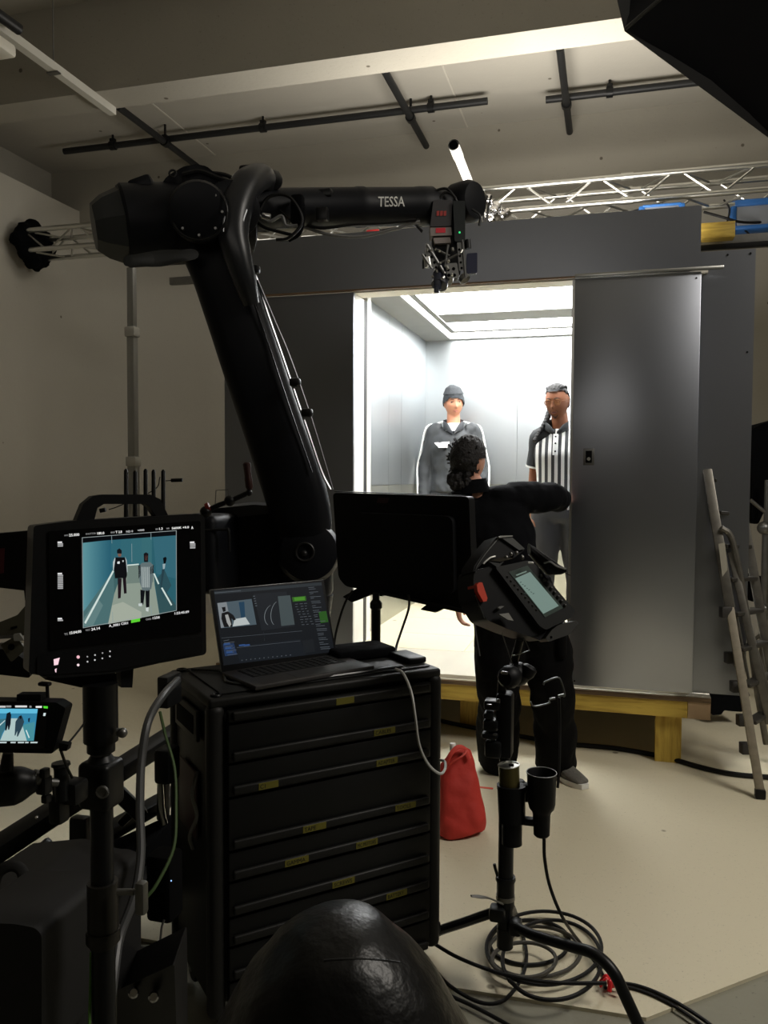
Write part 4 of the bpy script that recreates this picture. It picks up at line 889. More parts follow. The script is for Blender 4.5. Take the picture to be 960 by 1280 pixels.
# ================================================================== small monitor, lower left
k0, k1, k2 = P(-40, 878, 1.28), P(76, 880, 1.28), P(-40, 940, 1.28); kp = Plane(k0, k1, k2)
sm = empty('small_monitor', kp.at(kp.W/2, kp.H), 'small on-camera monitor with a bright blue picture at the lower left', 'monitor')
obj('housing', pxprism(MB(), kp, rounded([(-40, 876), (70, 878), (82, 885), (66, 942), (-40, 940)], 3), -.03, 0), M_BLACK, sm)
ks = obj('bezel', pxprism(MB(), kp, [(-38, 880), (60, 882), (56, 936), (-38, 934)], .0003, .0015), mat('glass_black', (9, 9, 11), .18), sm)
obj('top_shoe', pxprism(MB(), kp, rounded([(19, 869), (49, 869), (49, 878), (19, 878)], 1), -.025, -.005), M_BLACK, sm)
obj('side_connector', pxprism(MB(), kp, rounded([(72, 930), (84, 932), (82, 940), (72, 940)], 1), -.02, -.005), M_BLACK, sm)
def Zs(x, y): return (x/7.11, 860+y/7.11)
def ss(pts, rgb, l=1, name='picture_area'): m = MB(); kp.poly(m, [Zs(*p) for p in pts], .0016+.0003*l, .0002); obj(name, m, em(rgb), ks)
ss([(-200, 182), (335, 186), (300, 470), (-200, 470)], (52, 130, 165), 1, 'picture_ground')
ss([(-200, 182), (335, 186), (330, 225), (-200, 225)], (96, 186, 218), 2)
ss([(-200, 300), (60, 270), (110, 270), (20, 400), (0, 470), (-200, 470)], (60, 112, 125), 2)
ss([(100, 270), (190, 270), (200, 330), (240, 470), (0, 470), (30, 400)], (172, 196, 194), 3, 'picture_floor')
ss([(200, 330), (310, 300), (300, 470), (240, 470)], (70, 140, 152), 3)
ss([(228, 376), (236, 372), (264, 440), (256, 446)], (210, 228, 226), 4, 'picture_rail'); ss([(-10, 330), (44, 285), (46, 292), (-10, 345)], (190, 210, 210), 4, 'picture_rail')
ss([(60, 225), (90, 212), (100, 240), (94, 320), (82, 370), (72, 370), (70, 330), (58, 376), (46, 378), (50, 290)], (16, 22, 30), 5, 'picture_figure')
ss([(170, 250), (190, 240), (200, 258), (215, 300), (200, 345), (160, 430), (150, 432), (155, 380), (136, 425), (130, 420), (138, 300)], (44, 66, 78), 5, 'picture_figure'); ss([(172, 250), (190, 246), (192, 272), (176, 275)], (14, 18, 24), 6, 'picture_figure')
ss([(250, 270), (268, 264), (262, 305), (250, 300)], (18, 40, 60), 5, 'picture_figure')
for (x0, x1, y, c) in ((-20, 50, 166, 200), (55, 100, 164, 150), (135, 240, 164, 220), (262, 280, 166, 140), (318, 372, 168, 235)): ss([(x0, y-8), (x1, y-8), (x1, y+8), (x0, y+8)], (c, c, c), 2, 'readout_bar')
ss([(385, 160), (425, 162), (425, 182), (388, 180)], (80, 215, 50), 2, 'status_block'); ss([(388, 222), (408, 222), (402, 248), (384, 248)], (210, 225, 225), 2, 'status_block')
for (x0, x1) in ((-20, 60), (95, 140), (160, 215), (225, 255), (272, 334)): ss([(x0, 478), (x1, 478), (x1-2, 490), (x0-2, 490)], (190, 205, 205), 2, 'readout_bar')
mt = empty('magic_arm', P(60, 990, 1.32), 'black ball head and clamp arm joining the small monitor to the big stand', 'arm')
obj('stem', MB().cyl(P(10, 941, 1.3), P(8, 962, 1.3), .008, .011), M_BLKM, mt)
obj('ball_head', MB().sec([(P(-30, 983, 1.32), UP, FW, .03, .03), (P(-5, 983, 1.32), UP, FW, .032, .03), (P(22, 982, 1.32), UP, FW, .03, .028), (P(42, 978, 1.33), UP, FW, .018, .018), (P(48, 977, 1.33), UP, FW, .012, .012)], 18), M_BLKM, mt)
obj('spigot', MB().lathe(P(40, 970, 1.33), P(52, 976, 1.34), [(0, .012), (.5, .014), (1, .009)], 12).cyl(P(50, 977, 1.34), P(72, 978, 1.36), .007), M_STEEL, mt)
obj('knob', MB().rbox(P(56, 966, 1.33), (.012, .015, .016), .003).rbox(P(58, 998, 1.34), (.012, .015, .014), .003).rbox(P(55, 981, 1.34), (.02, .02, .03), .004), M_BLKM, mt)
obj('clamp_post', MB().lathe(P(78, 1000, 1.37), P(76, 953, 1.37), [(0, .012), (.8, .012), (.82, .012), (.9, .013), (.92, .016), (1, .015)], 14), M_BLKM, mt)
obj('clamp_body', MB().rbox(P(88, 988, 1.39), (.05, .04, .04), .008).rbox(P(74, 1010, 1.38), (.025, .03, .05), .006), M_BLKM, mt)
obj('cable', MB().tube([P(76, 933, 1.31), P(84, 930, 1.33), P(97, 915, 1.36), P(106, 903, 1.4)], .0018, 6).tube([P(76, 938, 1.31), P(82, 955, 1.34), P(90, 972, 1.37)], .0025, 6), M_RUB, mt)
obj('antenna', MB().cyl(P(60, 880, 1.4), P(59, 858, 1.4), .003).rbox(P(56, 855, 1.4), (.022, .012, .007), .003), M_RUB, sm)

# ================================================================== track and cases, lower left
tk = empty('robot_track', (-1.5, 3.0, 0), 'black robot track frame with diagonal braces low on the left', 'track')
def beam(a, b, w_, h_, name='rail'):
    a, b = V3(a), V3(b); d = (b-a); X, Y, Z = frame(d); obj(name, MB().rbox((a+b)/2, (w_, h_, d.length), .01, 2, (X, Y, Z)), M_BLKM, tk)
beam(P(-50, 1092, 2.5), P(238, 905, 3.3), .085, .06)
beam(P(-30, 1135, 2.45), P(232, 985, 3.2), .07, .05)
beam(P(-30, 1175, 2.4), P(232, 1040, 3.1), .09, .05)
beam(P(60, 1150, 2.45), P(240, 1075, 2.9), .09, .05)
beam(P(52, 1052, 2.6), P(78, 1082, 2.6), .04, .04, 'brace'); beam(P(142, 985, 2.75), P(178, 1020, 2.8), .05, .05, 'brace'); beam(P(100, 1020, 2.6), P(100, 1100, 2.6), .06, .04, 'brace'); beam(P(176, 1005, 2.8), P(150, 1030, 2.8), .03, .03, 'brace')
beam(P(205, 950, 3.0), P(204, 1025, 3.0), .04, .04, 'brace')
obj('deck_plate', MB().prism([P(20, 1105, 2.5), P(232, 1010, 3.1), P(235, 1100, 2.9), P(60, 1180, 2.4)], (0, 0, -.03)), M_MATTE, tk)
obj('red_tab', MB().prism([P(37, 1108, 2.38), P(48, 1098, 2.4), (P(48, 1102, 2.4)), P(40, 1111, 2.38)], (0, .002, 0)), mat('pink_red', (200, 40, 80), .5), tk)
for (x, y) in ((67, 1103), (64, 1020), (46, 1022)): obj('bolt', MB().ell(P(x, y, 2.36), .005), M_CHROME, tk)
bm_ = mat('dark_case', (22, 22, 23), .7)
def softbox_case(name, pts, t0, t1, lab, strap=True):
    pl2 = FP(pts[0][0], pts[0][1], t0, -14); m = MB(); pxprism(m, pl2, rounded(pts, 8), -(t1-t0), 0); e_ = obj(name, m, bm_, None, lab, 'case'); return e_
softbox_case('equipment_case', [(-60, 1118), (18, 1112), (40, 1120), (66, 1128), (78, 1128), (96, 1136), (96, 1300), (-60, 1300)], 1.75, 2.0, 'black soft equipment case standing behind the nearer one at the lower left')
softbox_case('equipment_case', [(-60, 1152), (20, 1155), (44, 1160), (52, 1168), (52, 1330), (-60, 1330)], 1.5, 1.7, 'nearest black equipment case in the lower left corner')
obj('case_strap', MB().tube([P(-8, 1120, 1.72), P(-2, 1092, 1.72), P(14, 1082, 1.72), P(28, 1090, 1.72), P(30, 1118, 1.72)], .012, 10, flat=.35), mat('strap_grey', (36, 36, 36), .8), None, 'looped carrying strap standing up from the black case', 'strap')
# folded stand parts in the bottom left, and the grey box with chrome knobs
fs = empty('folded_stand', P(70, 1270, 1.7), 'folded dark metal stand legs lying by the black cases', 'stand')
for (a, b, w_, t0, t1) in (((40, 1278), (105, 1205), .016, 1.62, 1.75), ((60, 1205), (86, 1255), .022, 1.66, 1.66), ((30, 1268), (102, 1228), .02, 1.6, 1.72), ((50, 1300), (112, 1240), .018, 1.6, 1.7)):
    A, B = P(*a, t0), P(*b, t1); X, Y, Z = frame(B-A); obj('leg', MB().rbox((A+B)/2, (w_, .008, (B-A).length), .003, 2, (X, Y, Z)), mat('dark_alu', (44, 44, 44), .45, .5), fs)
gx = empty('control_box', P(185, 1290, 2.1), 'dark grey control box with two chrome knobs beside the drawer cabinet', 'control box')
pl3 = FP(185, 1240, 1.85, -10, 35)
obj('case', pxprism(MB(), pl3, rounded([(146, 1238), (218, 1205), (222, 1330), (146, 1310)], 4), -.08, 0), mat('dark_grey_box', (34, 34, 36), .5, .3), gx)
for (x, y) in ((167, 1241), (192, 1246)): obj('knob', MB().lathe(pl3.px(x, y, 0), pl3.px(x, y, .025), [(0, .007), (.4, .007), (.5, .012), (.9, .012), (1, .008)], 14), M_CHROME, gx)
obj('frame_bar', MB().tube([P(172, 1182, 2.0), P(212, 1196, 2.0)], .003, 6).cyl(P(198, 1200, 2.0), P(197, 1290, 2.0), .004, n=6).tube([P(205, 1150, 2.0), P(202, 1160, 2.0), P(200, 1180, 2.0), P(198, 1200, 2.0)], .003, 6), M_STEEL, gx)
obj('corner_frame', MB().cyl(P(207, 1200, 2.0), P(207, 1300, 2.0), .008, n=6).cyl(P(192, 1202, 2.0), P(212, 1196, 2.0), .008, n=6), M_BLKM, gx)
jb = empty('junction_box', P(210, 905, 2.3), 'black connector box hooked on the left side of the cabinet', 'junction box')
obj('case', MB().rbox(P(212, 862, 2.32), (.035, .08, .09), .006), mat('dark_conn', (30, 31, 32), .45), jb)
obj('plug', MB().cyl(P(204, 880, 2.3), P(212, 872, 2.3), .01).cyl(P(206, 858, 2.28), P(214, 855, 2.28), .008), M_BLKM, jb)
obj('power_brick', MB().rbox(P(209, 955, 2.3), (.05, .07, .1), .012), M_BLKM, None, 'black power brick hanging on its lead left of the cabinet', 'adapter')
pb = MB().rbox(P(206, 1105, 2.05), (.07, .07, .17), .012); obj('power_supply', pb, M_MATTE, None, 'black power unit with a tiny blue light left of the cabinet', 'power unit')
obj('floor_lamp_dot', MB().ell(P(214, 1101, 1.99), .0018), em((150, 190, 255), 1.5), bpy.data.objects['power_supply'])
bpy.data.objects['floor_lamp_dot'].name = 'status_light'
bg_ = MB().tube([P(200, 965, 2.6), P(202, 1010, 2.6), P(206, 1030, 2.6)], .01, 8); obj('silver_tube', bg_, M_ALU, None, 'short silver tube standing between track and cabinet', 'tube')
# ================================================================== monitor on stand seen from behind, centre
def tri(*k): return [P(x, y, t) for x, y, t in k]
cmn = empty('rear_view_monitor', P(505, 700, 2.9), 'wide black monitor seen from behind on a thin stand before the doorway', 'monitor')
T0, T1 = 2.98, 2.72
bp = Plane(P(417, 617, T0), P(588, 620, T1), P(428, 728, T0))
outl = rounded([(416, 616), (586, 621), (592, 768), (545, 757), (475, 741), (432, 733), (423, 722)], 5)
obj('housing', pxprism(MB(), bp, outl, -.05, .0), M_BLACK, cmn)
obj('back_hump', pxprism(MB(), bp, rounded([(445, 640), (570, 645), (572, 742), (450, 722)], 10), .0005, .03), M_BLACK, cmn)
obj('top_edge', MB().prism([bp.px(418, 614.5, -.04), bp.px(583, 620, -.04), bp.px(583, 620, -.002), bp.px(418, 615, -.002)], (0, 0, .003)), mat('satin_black', (34, 36, 40), .3), cmn)
obj('red_label', pxprism(MB(), bp, [(473, 622), (487, 622.5), (484, 629), (471, 628.5)], .0005, .002), mat('dark_red', (50, 18, 20), .5), cmn)
obj('lower_lip', MB().prism([bp.px(475, 739, .01), bp.px(590, 764, .01), bp.px(590, 769, .01), bp.px(475, 743, .01)], bp.N*-.04), M_BLKM, cmn)
def paddle(pts): return pxprism(MB(), bp, rounded(pts, 2), -.03, -.0)
obj('foot', paddle([(428, 746), (447, 735), (462, 735), (462, 744), (440, 753)]), M_BLACK, cmn)
obj('foot', paddle([(525, 762), (545, 747), (567, 752), (545, 766)]), M_BLACK, cmn)
obj('neck', pxprism(MB(), bp, [(456, 728), (476, 732), (476, 746), (466, 744), (456, 742)], -.04, -.01), M_BLKM, cmn)
q = P(470, 760, 2.9); sb = empty('monitor_column_stand', (q.x, q.y, 0), 'thin black column stand under the rear facing monitor, its foot behind the cabinet', 'stand')
obj('upper_tube', MB().cyl((q.x, q.y, P(470, 756, 2.9).z), (q.x, q.y, P(470, 741, 2.9).z), .013), M_BLKM, sb)
obj('collar', MB().lathe((q.x, q.y, P(470, 762, 2.9).z), (q.x, q.y, P(470, 750, 2.9).z), [(0, .016), (.2, .022), (.7, .022), (1, .014)], 16), M_BLKM, sb)
obj('lower_tube', MB().cyl((q.x, q.y, .05), (q.x, q.y, P(470, 762, 2.9).z), .017), M_BLKM, sb)
for k in range(3):
    a = radians(80+120*k); d = V3((cos(a), sin(a), 0)); b0 = V3((q.x, q.y, .25))
    obj('leg', MB().cyl(b0, b0+d*.3-V3((0, 0, .24)), .01), M_BLKM, sb)
obj('monitor_cable', MB().tube([P(511, 744, 2.8), P(511, 760, 2.83), P(503, 785, 2.84), P(496, 806, 2.8), P(494, 818, 2.75)], .0042, 6), M_RUB, None, 'black cable dropping from the rear facing monitor to the cabinet', 'cable')
obj('monitor_cable_loop', MB().tube([P(441, 738, 2.95), P(432, 752, 2.95), P(424, 775, 2.95), P(418, 803, 2.9), P(419, 830, 2.85)], .0045, 6), M_RUB, None, 'black cable curving down beside the laptop screen', 'cable')

# ================================================================== control unit on its stand
q = P(632, 1100, 2.55); cs0 = V3((q.x, q.y, 0))
def cz(y, t=2.55): return P(632, y, t).z
cs = empty('rolling_stand', cs0, 'black rolling stand with curved legs holding the hand control unit', 'stand')
obj('column', MB().cyl(cs0+V3((0, 0, cz(1186))), cs0+V3((0, 0, cz(1000))), .024, n=20).cyl(cs0+V3((0, 0, cz(1185))), cs0+V3((0, 0, cz(1160))), .026, n=20), M_BLKM, cs)
obj('sleeve', MB().lathe(cs0+V3((0, 0, cz(1135))), cs0+V3((0, 0, cz(1095))), [(0, .026), (.1, .028), (.8, .028), (.9, .032), (1, .03)], 20), M_BLKM, cs)
obj('ring', MB().cyl(cs0+V3((0, 0, cz(1124))), cs0+V3((0, 0, cz(1119))), .03, n=20), mat('bright_ring', (120, 118, 110), .35, .7), cs)
obj('lock_lever', MB().tube([P(628, 1130, 2.5), P(612, 1123, 2.48), P(600, 1121, 2.47), P(589, 1120, 2.46)], [.007, .005, .009, .006], 8, flat=.5), mat('grey_lever', (90, 88, 80), .4), cs)
obj('small_lever', MB().tube([P(622, 1095, 2.5), P(619, 1085, 2.5), P(618, 1080, 2.5)], .005, 8), M_BLKM, cs)
obj('leg', MB().tube([P(632, 1136, 2.55), P(612, 1142, 2.58), P(580, 1153, 2.66), P(548, 1164, 2.74), P(542, 1172, 2.78)], .0155, 10), M_BLKM, cs)
obj('leg', MB().tube([P(640, 1156, 2.53), P(665, 1168, 2.47), P(710, 1182, 2.38), P(742, 1192, 2.32), P(766, 1214, 2.28), P(782, 1246, 2.26), P(802, 1290, 2.24), P(808, 1300, 2.25)], [.0155, .0155, .016, .017, .017, .017, .016], 12), M_BLKM, cs)
obj('leg', MB().tube([P(633, 1150, 2.58), P(640, 1140, 2.75), P(641, 1140, 2.85)], .0155, 10), M_BLKM, cs)
obj('leg_socket', MB().rbox(P(622, 1141, 2.54), (.05, .05, .045), .01).rbox(P(644, 1158, 2.53), (.04, .05, .045), .01), M_BLKM, cs)
obj('upper_column', MB().cyl(cs0+V3((0, 0, cz(1000))), P(628, 880, 2.52), .017, n=16), M_BLKM, cs)
# cup holders
cup1 = empty('grip_tube', P(638, 1057, 2.48), 'upright black tube holder with a metal can standing in it on the rolling stand', 'tube holder')
A, B = P(637, 1058, 2.46), P(640, 952, 2.46)
g = lambda y: P(638, y, 2.46)
def cyl2(m, xa, ya, xb, yb_, ra, rb2=None, t=2.46, n=24): return m.cyl(P(xa, ya, t), P(xb, yb_, t), ra/FPX*t, (rb2 or ra)/FPX*t, n=n)
obj('holder', cyl2(cyl2(cyl2(MB(), 640, 1055, 640, 1024, 12.5), 640, 1026, 639, 985, 16.5, 17.5), 639, 986, 639, 981, 18), M_BLACK, cup1)
obj('can', cyl2(MB(), 637, 984, 636, 957, 12.8, 13), mat('gold_dark_can', (96, 88, 50), .35, .6), cup1, 'dark golden can')
obj('can_rim', MB().torus(P(636, 956, 2.46), RT, (FW*.35+UP*.0+V3((0, .9, 0))).normalized(), .0315, .0025, 24, 6), M_ALU, cup1)
obj('can_top', MB().cyl(P(636, 957, 2.46), P(636, 956.4, 2.46), .03, n=24), M_ALU, cup1)
obj('can_opening', MB().cyl(P(639, 957, 2.455), P(639, 955.6, 2.455), .008), M_MATTE, cup1)
obj('back_grip', MB().sec([(P(650, 975, 2.5), RT, FW, .012, .015), (P(656, 985, 2.5), RT, FW, .018, .02), (P(657, 1000, 2.5), RT, FW, .012, .02)], 10), M_BLACK, cup1)
cup2 = empty('cup_holder', P(677, 1045, 2.44), 'open black cup holder clamped to the right of the rolling stand column', 'cup holder')
m = MB(); t = 2.44; c_ = lambda y: P(677, y, t)
rr = [(1045, 8), (1043, 10), (1018, 11), (1014, 12), (1010, 15.5), (1004, 17), (968, 18.3), (966, 19), (965, 18.5), (968, 17), (1003, 15.5), (1004, 1)]
X_, Y_ = V3((1, 0, 0)), V3((0, 1, 0))
m.loft([m.ring(c_(y), X_, Y_, r/FPX*t, r/FPX*t, 28) for y, r in rr])
obj('cup', m, M_BLACK, cup2)
obj('rim', MB().torus(c_(965.5), X_, Y_, 18.6/FPX*t, .0015, 28, 6), mat('grey_plastic', (110, 110, 105), .35), cup2)
obj('bracket', MB().rbox(P(658, 1026, 2.46), (.075, .03, .022), .006).rbox(P(660, 985, 2.46), (.03, .03, .03), .008), M_BLACK, cup2)
obj('cup_cable', MB().tube([P(680, 1047, 2.44), P(681, 1075, 2.44), P(688, 1110, 2.44), P(705, 1150, 2.44), PZ(728, 1182, .03), PZ(752, 1215, .006), PZ(757, 1235, .006)], .0052, 8), M_RUB, None, 'black cable hanging from the cup holder down to the floor', 'cable')
# clamp stack between column and unit
hd_ = empty('control_mount', P(628, 900, 2.5), 'glossy black stack of clamps and knobs under the control unit', 'mount')
obj('clamp_stack', MB().rbox(P(631, 905, 2.5), (.05, .06, .2), .01), M_BLACK, hd_)
for (x, y, w_, h_) in ((616, 880, .05, .03), (614, 905, .045, .035), (613, 918, .05, .02), (617, 935, .05, .05), (611, 893, .03, .02)): obj('clamp_jaw', MB().rbox(P(x, y, 2.49), (w_, .05, h_), .008), M_BLKM, hd_)
obj('knob', MB().lathe(P(631, 848, 2.42), P(652, 841, 2.5), [(0, .022), (.1, .032), (.3, .036), (.5, .03), (.6, .036), (.9, .036), (1, .02)], 12), M_BLACK, hd_)
obj('knob', MB().lathe(P(656, 846, 2.46), P(664, 832, 2.46), [(0, .018), (.3, .024), (.8, .024), (1, .014)], 12), M_BLACK, hd_)
gl = mat('glossy_highlight_cap', (120, 120, 120), .15, .8)  # small bright boxes put in as the glints on the clamps
for (x, y, w_, h_) in ((631, 841, .02, .009), (623, 876, .012, .012), (612, 881, .015, .004), (619, 918, .014, .005), (621, 912, .006, .006), (618, 895, .004, .006), (629, 840, .01, .006)): obj('glint_cap', MB().rbox(P(x, y, 2.41 if y < 860 else 2.45), (w_, .01, h_), .002), gl, hd_)
obj('strut', MB().cyl(P(640, 838, 2.5), P(650, 800, 2.48), .012).cyl(P(628, 850, 2.5), P(626, 880, 2.5), .014), M_BLKM, hd_)
obj('wire_guard', MB().tube([P(621, 772, 2.46), P(641, 832, 2.46)], .0016, 5, smooth=False).tube([P(652, 790, 2.46), P(662, 813, 2.46), P(641, 820, 2.46)], .0022, 5, smooth=False), mat('wire_grey', (120, 122, 120), .3, .8), hd_)
# cable frames below (rectangular loops of wire)
wg = mat('wire_grey', (120, 122, 120), .3, .8)
obj('wire_loop', MB().tube([P(679, 856, 2.5), P(682, 852, 2.5), P(697, 847, 2.5), P(702, 853, 2.5), P(706, 868, 2.5), P(704, 871, 2.5)], .0028, 6).tube([P(687, 874, 2.5), P(694, 873, 2.5)], .004, 6).tube([P(698, 870, 2.5), P(706, 868, 2.5)], .004, 6).tube([P(663, 877, 2.5), P(668, 883, 2.5), P(686, 879, 2.5), P(686, 876, 2.5)], .0028, 6), wg, hd_)
obj('hanging_lead', MB().tube([P(699, 872, 2.5), P(700, 905, 2.5), P(699, 960, 2.45), P(697, 985, 2.43)], .004, 6), M_RUB, hd_)
# the unit itself
zc = lambda x, y: (580+x/6.4, 650+y/6.4)
up = Plane(P(*zc(345, 330), 2.42), P(*zc(560, 330), 2.46), P(*zc(345, 560), 2.40))
cu = empty('hand_control_unit', P(*zc(450, 900), 2.45), 'tilted black hand control unit with a pale green screen and rows of keys', 'control unit')
Zu = lambda pts: [zc(*p) for p in pts]
obj('case', pxprism(MB(), up, rounded(Zu([(165, 385), (300, 345), (380, 400), (640, 800), (720, 800), (640, 905), (560, 935), (400, 880), (210, 800), (110, 640), (95, 480), (105, 400)]), 4), -.11, -.015), M_BLACK, cu)
facep = obj('front_plate', pxprism(MB(), up, rounded(Zu([(245, 380), (500, 325), (560, 350), (880, 725), (865, 775), (650, 880), (600, 850)]), 3), -.014, .004), mat('panel_black', (22, 24, 24), .4), cu)
up2 = lambda pts, n0, n1: pxprism(MB(), up, Zu(pts), n0, n1)
obj('screen_border', up2([(350, 418), (500, 366), (785, 705), (640, 780)], .0045, .0055), mat('screen_grey', (70, 82, 78), .3), facep)
lcd = mat('lcd_screen', (0, 0, 0), .3, emit=(112, 132, 124), es=1.0)
scn = obj('screen', up2([(400, 470), (520, 418), (748, 688), (625, 752)], .0058, .0064), lcd, facep, 'pale green lit screen')
obj('screen_bar', up2([(405, 440), (490, 408), (492, 418), (412, 450)], .0062, .0066), em((105, 122, 112)), facep)
m = MB()
for k in range(7):
    x, y = 436+k*17, 500+k*15; pxprism(m, up, Zu([(x, y), (x+12, y-4+k % 2*7), (x+14, y+1+k % 2*7), (x+2, y+5)]), .0066, .007)
pxprism(m, up, Zu([(470, 590), (484, 582), (486, 587), (473, 595)]), .0066, .007)
obj('screen_curve', m, em((48, 62, 58)), facep)
for k in range(8):
    x, y = 612+k*27.5, 445+k*34; m = MB(); c = up.px(*zc(x, y), .004); m.ell(c+up.N*.002, (.0055, .0055, .0055)); obj('key', m, mat('key_grey', (46, 47, 46), .35), facep)
for k in range(9):
    x, y = 345+k*29, 455+k*33; m = MB(); c = up.px(*zc(x, y), .004); m.rbox(c, (.007, .005, .006), .001); obj('key', m, mat('key_grey', (46, 47, 46), .35), facep)
hoodm = mat('grey_hood', (68, 70, 68), .4)
obj('top_cover', up2([(288, 125), (395, 122), (505, 235), (420, 300), (340, 290), (200, 320), (95, 410), (105, 360), (190, 235)], -.09, -.016), M_BLACK, cu)
obj('hood', up2([(318, 142), (398, 135), (500, 228), (452, 238)], -.015, -.008), hoodm, cu, 'grey visor face')
obj('hood_edge', up2([(285, 133), (300, 124), (395, 121), (397, 129), (320, 136), (290, 141)], -.014, -.004), mat('pale_edge', (150, 150, 145), .35, .4), cu)
obj('rim_wire', MB().tube([up.px(*zc(x, y), -.012) for x, y in ((285, 136), (180, 260), (105, 370), (95, 420))], .0012, 5), wg, cu)
obj('rim_wire', MB().tube([up.px(*zc(x, y), -.008) for x, y in ((90, 600), (125, 690), (165, 785))], .0016, 5), wg, cu)
obj('shoulder_ring', MB().tube([up.px(*zc(x, y), -.01) for x, y in ((155, 350), (180, 325), (215, 300), (250, 290))], .003, 6), mat('pale_edge', (150, 150, 145), .35, .4), cu)
for (x, y, r) in ((338, 298, .006), (465, 298, .007), (375, 272, .006), (420, 262, .006)): obj('toggle', MB().ell(up.px(*zc(x, y), -.004), r), M_STEEL, cu)
obj('small_display', up2([(210, 330), (300, 345), (330, 330), (280, 380)], -.014, -.006), mat('panel_grey', (48, 50, 50), .35), cu)
obj('red_grip', up2([(98, 520), (115, 500), (140, 500), (182, 625), (176, 650), (150, 655), (105, 575)], -.05, .004), mat('orange_red', (205, 62, 36), .45), cu, 'orange red side button')
obj('lower_bracket', pxprism(MB(), up, rounded(Zu([(708, 880), (760, 838), (900, 806), (928, 822), (850, 915), (690, 972), (660, 945)]), 2), -.05, -.004), mat('bracket_grey', (52, 52, 50), .45, .3), cu, 'dark grey lower bracket')
obj('bracket_hole', MB().cyl(up.px(*zc(697, 938), -.0035), up.px(*zc(697, 938), -.002), .004), M_MATTE, cu)
obj('base_fork', up2([(640, 800), (720, 790), (880, 740), (880, 780), (760, 840), (700, 880), (640, 960), (560, 930)], -.08, -.02), M_BLACK, cu)
obj('latch', up2([(268, 755), (345, 745), (385, 808), (340, 800)], .0, .008), mat('pale_edge', (150, 150, 145), .35, .4), cu)
obj('latch', up2([(270, 700), (300, 688), (322, 690), (290, 712)], -.01, .0), M_STEEL, cu)
obj('right_arm', MB().sec([(P(*zc(520, 235), 2.5), UP, FW, .018, .03), (P(*zc(590, 300), 2.49), UP, FW, .026, .03), (P(*zc(660, 360), 2.47), UP, FW, .03, .03), (P(*zc(720, 380), 2.45), UP, FW, .022, .02), (P(*zc(770, 400), 2.44), UP, FW, .014, .016), (P(*zc(818, 402), 2.43), UP, FW, .006, .008)], 12), M_BLACK, cu)
obj('lever_edge', MB().tube([P(*zc(640, 345), 2.43), P(*zc(690, 335), 2.42), P(*zc(740, 368), 2.42), P(*zc(790, 384), 2.42), P(*zc(815, 392), 2.42)], .003, 6), M_STEEL, cu)
obj('antenna_wire', MB().tube([P(*zc(790, 405), 2.43), P(*zc(825, 432), 2.43), P(*zc(850, 443), 2.43)], .0015, 5), M_BLKM, cu)
obj('white_tip', MB().rbox(P(*zc(535, 342), 2.41), (.017, .008, .006), .003), mat('white_plastic', (235, 235, 230), .4), cu)

# ================================================================== softbox, top right
sx = empty('softbox', P(950, -60, 1.95), 'large black softbox seen from behind in the upper right corner', 'softbox')
ringp = [P(764, -40, 2.10), P(782, 36, 2.05), P(985, 186, 1.85), P(1240, 130, 1.7), P(1330, -140, 1.8), P(1240, -420, 2.0), P(980, -480, 2.1), P(800, -300, 2.15)]
apex = P(1010, -160, 1.55)
for i in range(8):
    a, b = ringp[i], ringp[(i+1) % 8]; a2, b2 = apex+(a-apex)*.16, apex+(b-apex)*.16
    mid = (a+b)/2; n_ = (mid-apex).cross(b-a).normalized(); n_ = n_ if n_.dot(mid-(apex+FW)) > 0 else -n_
    m = MB(); rows = []
    for k in range(5):
        u = k/4; p, q2 = a2.lerp(a, u), b2.lerp(b, u); rows.append([p.lerp(q2, v/4) - n_*(.02*sin(pi*v/4)*(.3+u)) for v in range(5)])
    m.add([p for r in rows for p in r], [(r*5+c, r*5+c+1, (r+1)*5+c+1, (r+1)*5+c) for r in range(4) for c in range(4)])
    m.add([p-n_*.004 for r in rows for p in r], [(r*5+c, r*5+c+1, (r+1)*5+c+1, (r+1)*5+c) for r in range(4) for c in range(4)])
    obj('fabric_panel', m, mat('softbox_fabric', (13, 14, 20), .75, spec=.3), sx)
    obj('rib', MB().cyl(a2, a, .005, n=6), mat('rib_piping', (60, 60, 58), .5), sx)
obj('speed_ring', MB().cyl(apex, apex+FW*.1, .09), M_BLKM, sx)
obj('diffuser', MB().add([p+FW*.01 for p in ringp], [tuple(range(8))]), mat('diffusion_cloth', (60, 60, 60), .8), sx)

# ================================================================== ladder leaning at the right
ld = empty('step_ladder', (.78, 4.4, 0), 'scuffed aluminium step ladder leaning folded against the right side panel', 'ladder')
lt, lb_ = P(878, 552, 4.55), PZ(950, 998, 0.0)
ladm = mat('scuffed_alu', (116, 113, 106), .45, .8, var=.35, scale=25); ladm2 = mat('painty_alu', (138, 130, 114), .6, .2, var=.3, scale=30)
def stile(a, b, w_=.05, d_=.024, m_=None, nm='stile'):
    X, Y, Z = frame(b-a, V3((0, 1, 0))); o = obj(nm, MB().rbox((a+b)/2, (w_, d_, (b-a).length), .005, 2, (X, Y, Z)), m_ or ladm, ld); return o
lb2 = lb_+V3((0, 0, .035)); stile(lt, lt.lerp(lb2, .5), .052); stile(lt.lerp(lb2, .5), lb2, .042, .03, ladm2)
off = V3((.0, .42, .0)); lt2 = P(893, 640, 5.05); lbb = PZ(975, 960, .02)
stile(lt+V3((.16, .1, -.02)), PZ(985, 955, .02), .05, .024)
obj('rubber_foot', MB().rbox(lb_+V3((0, 0, .025)), (.05, .045, .05), .008), M_RUB, ld)
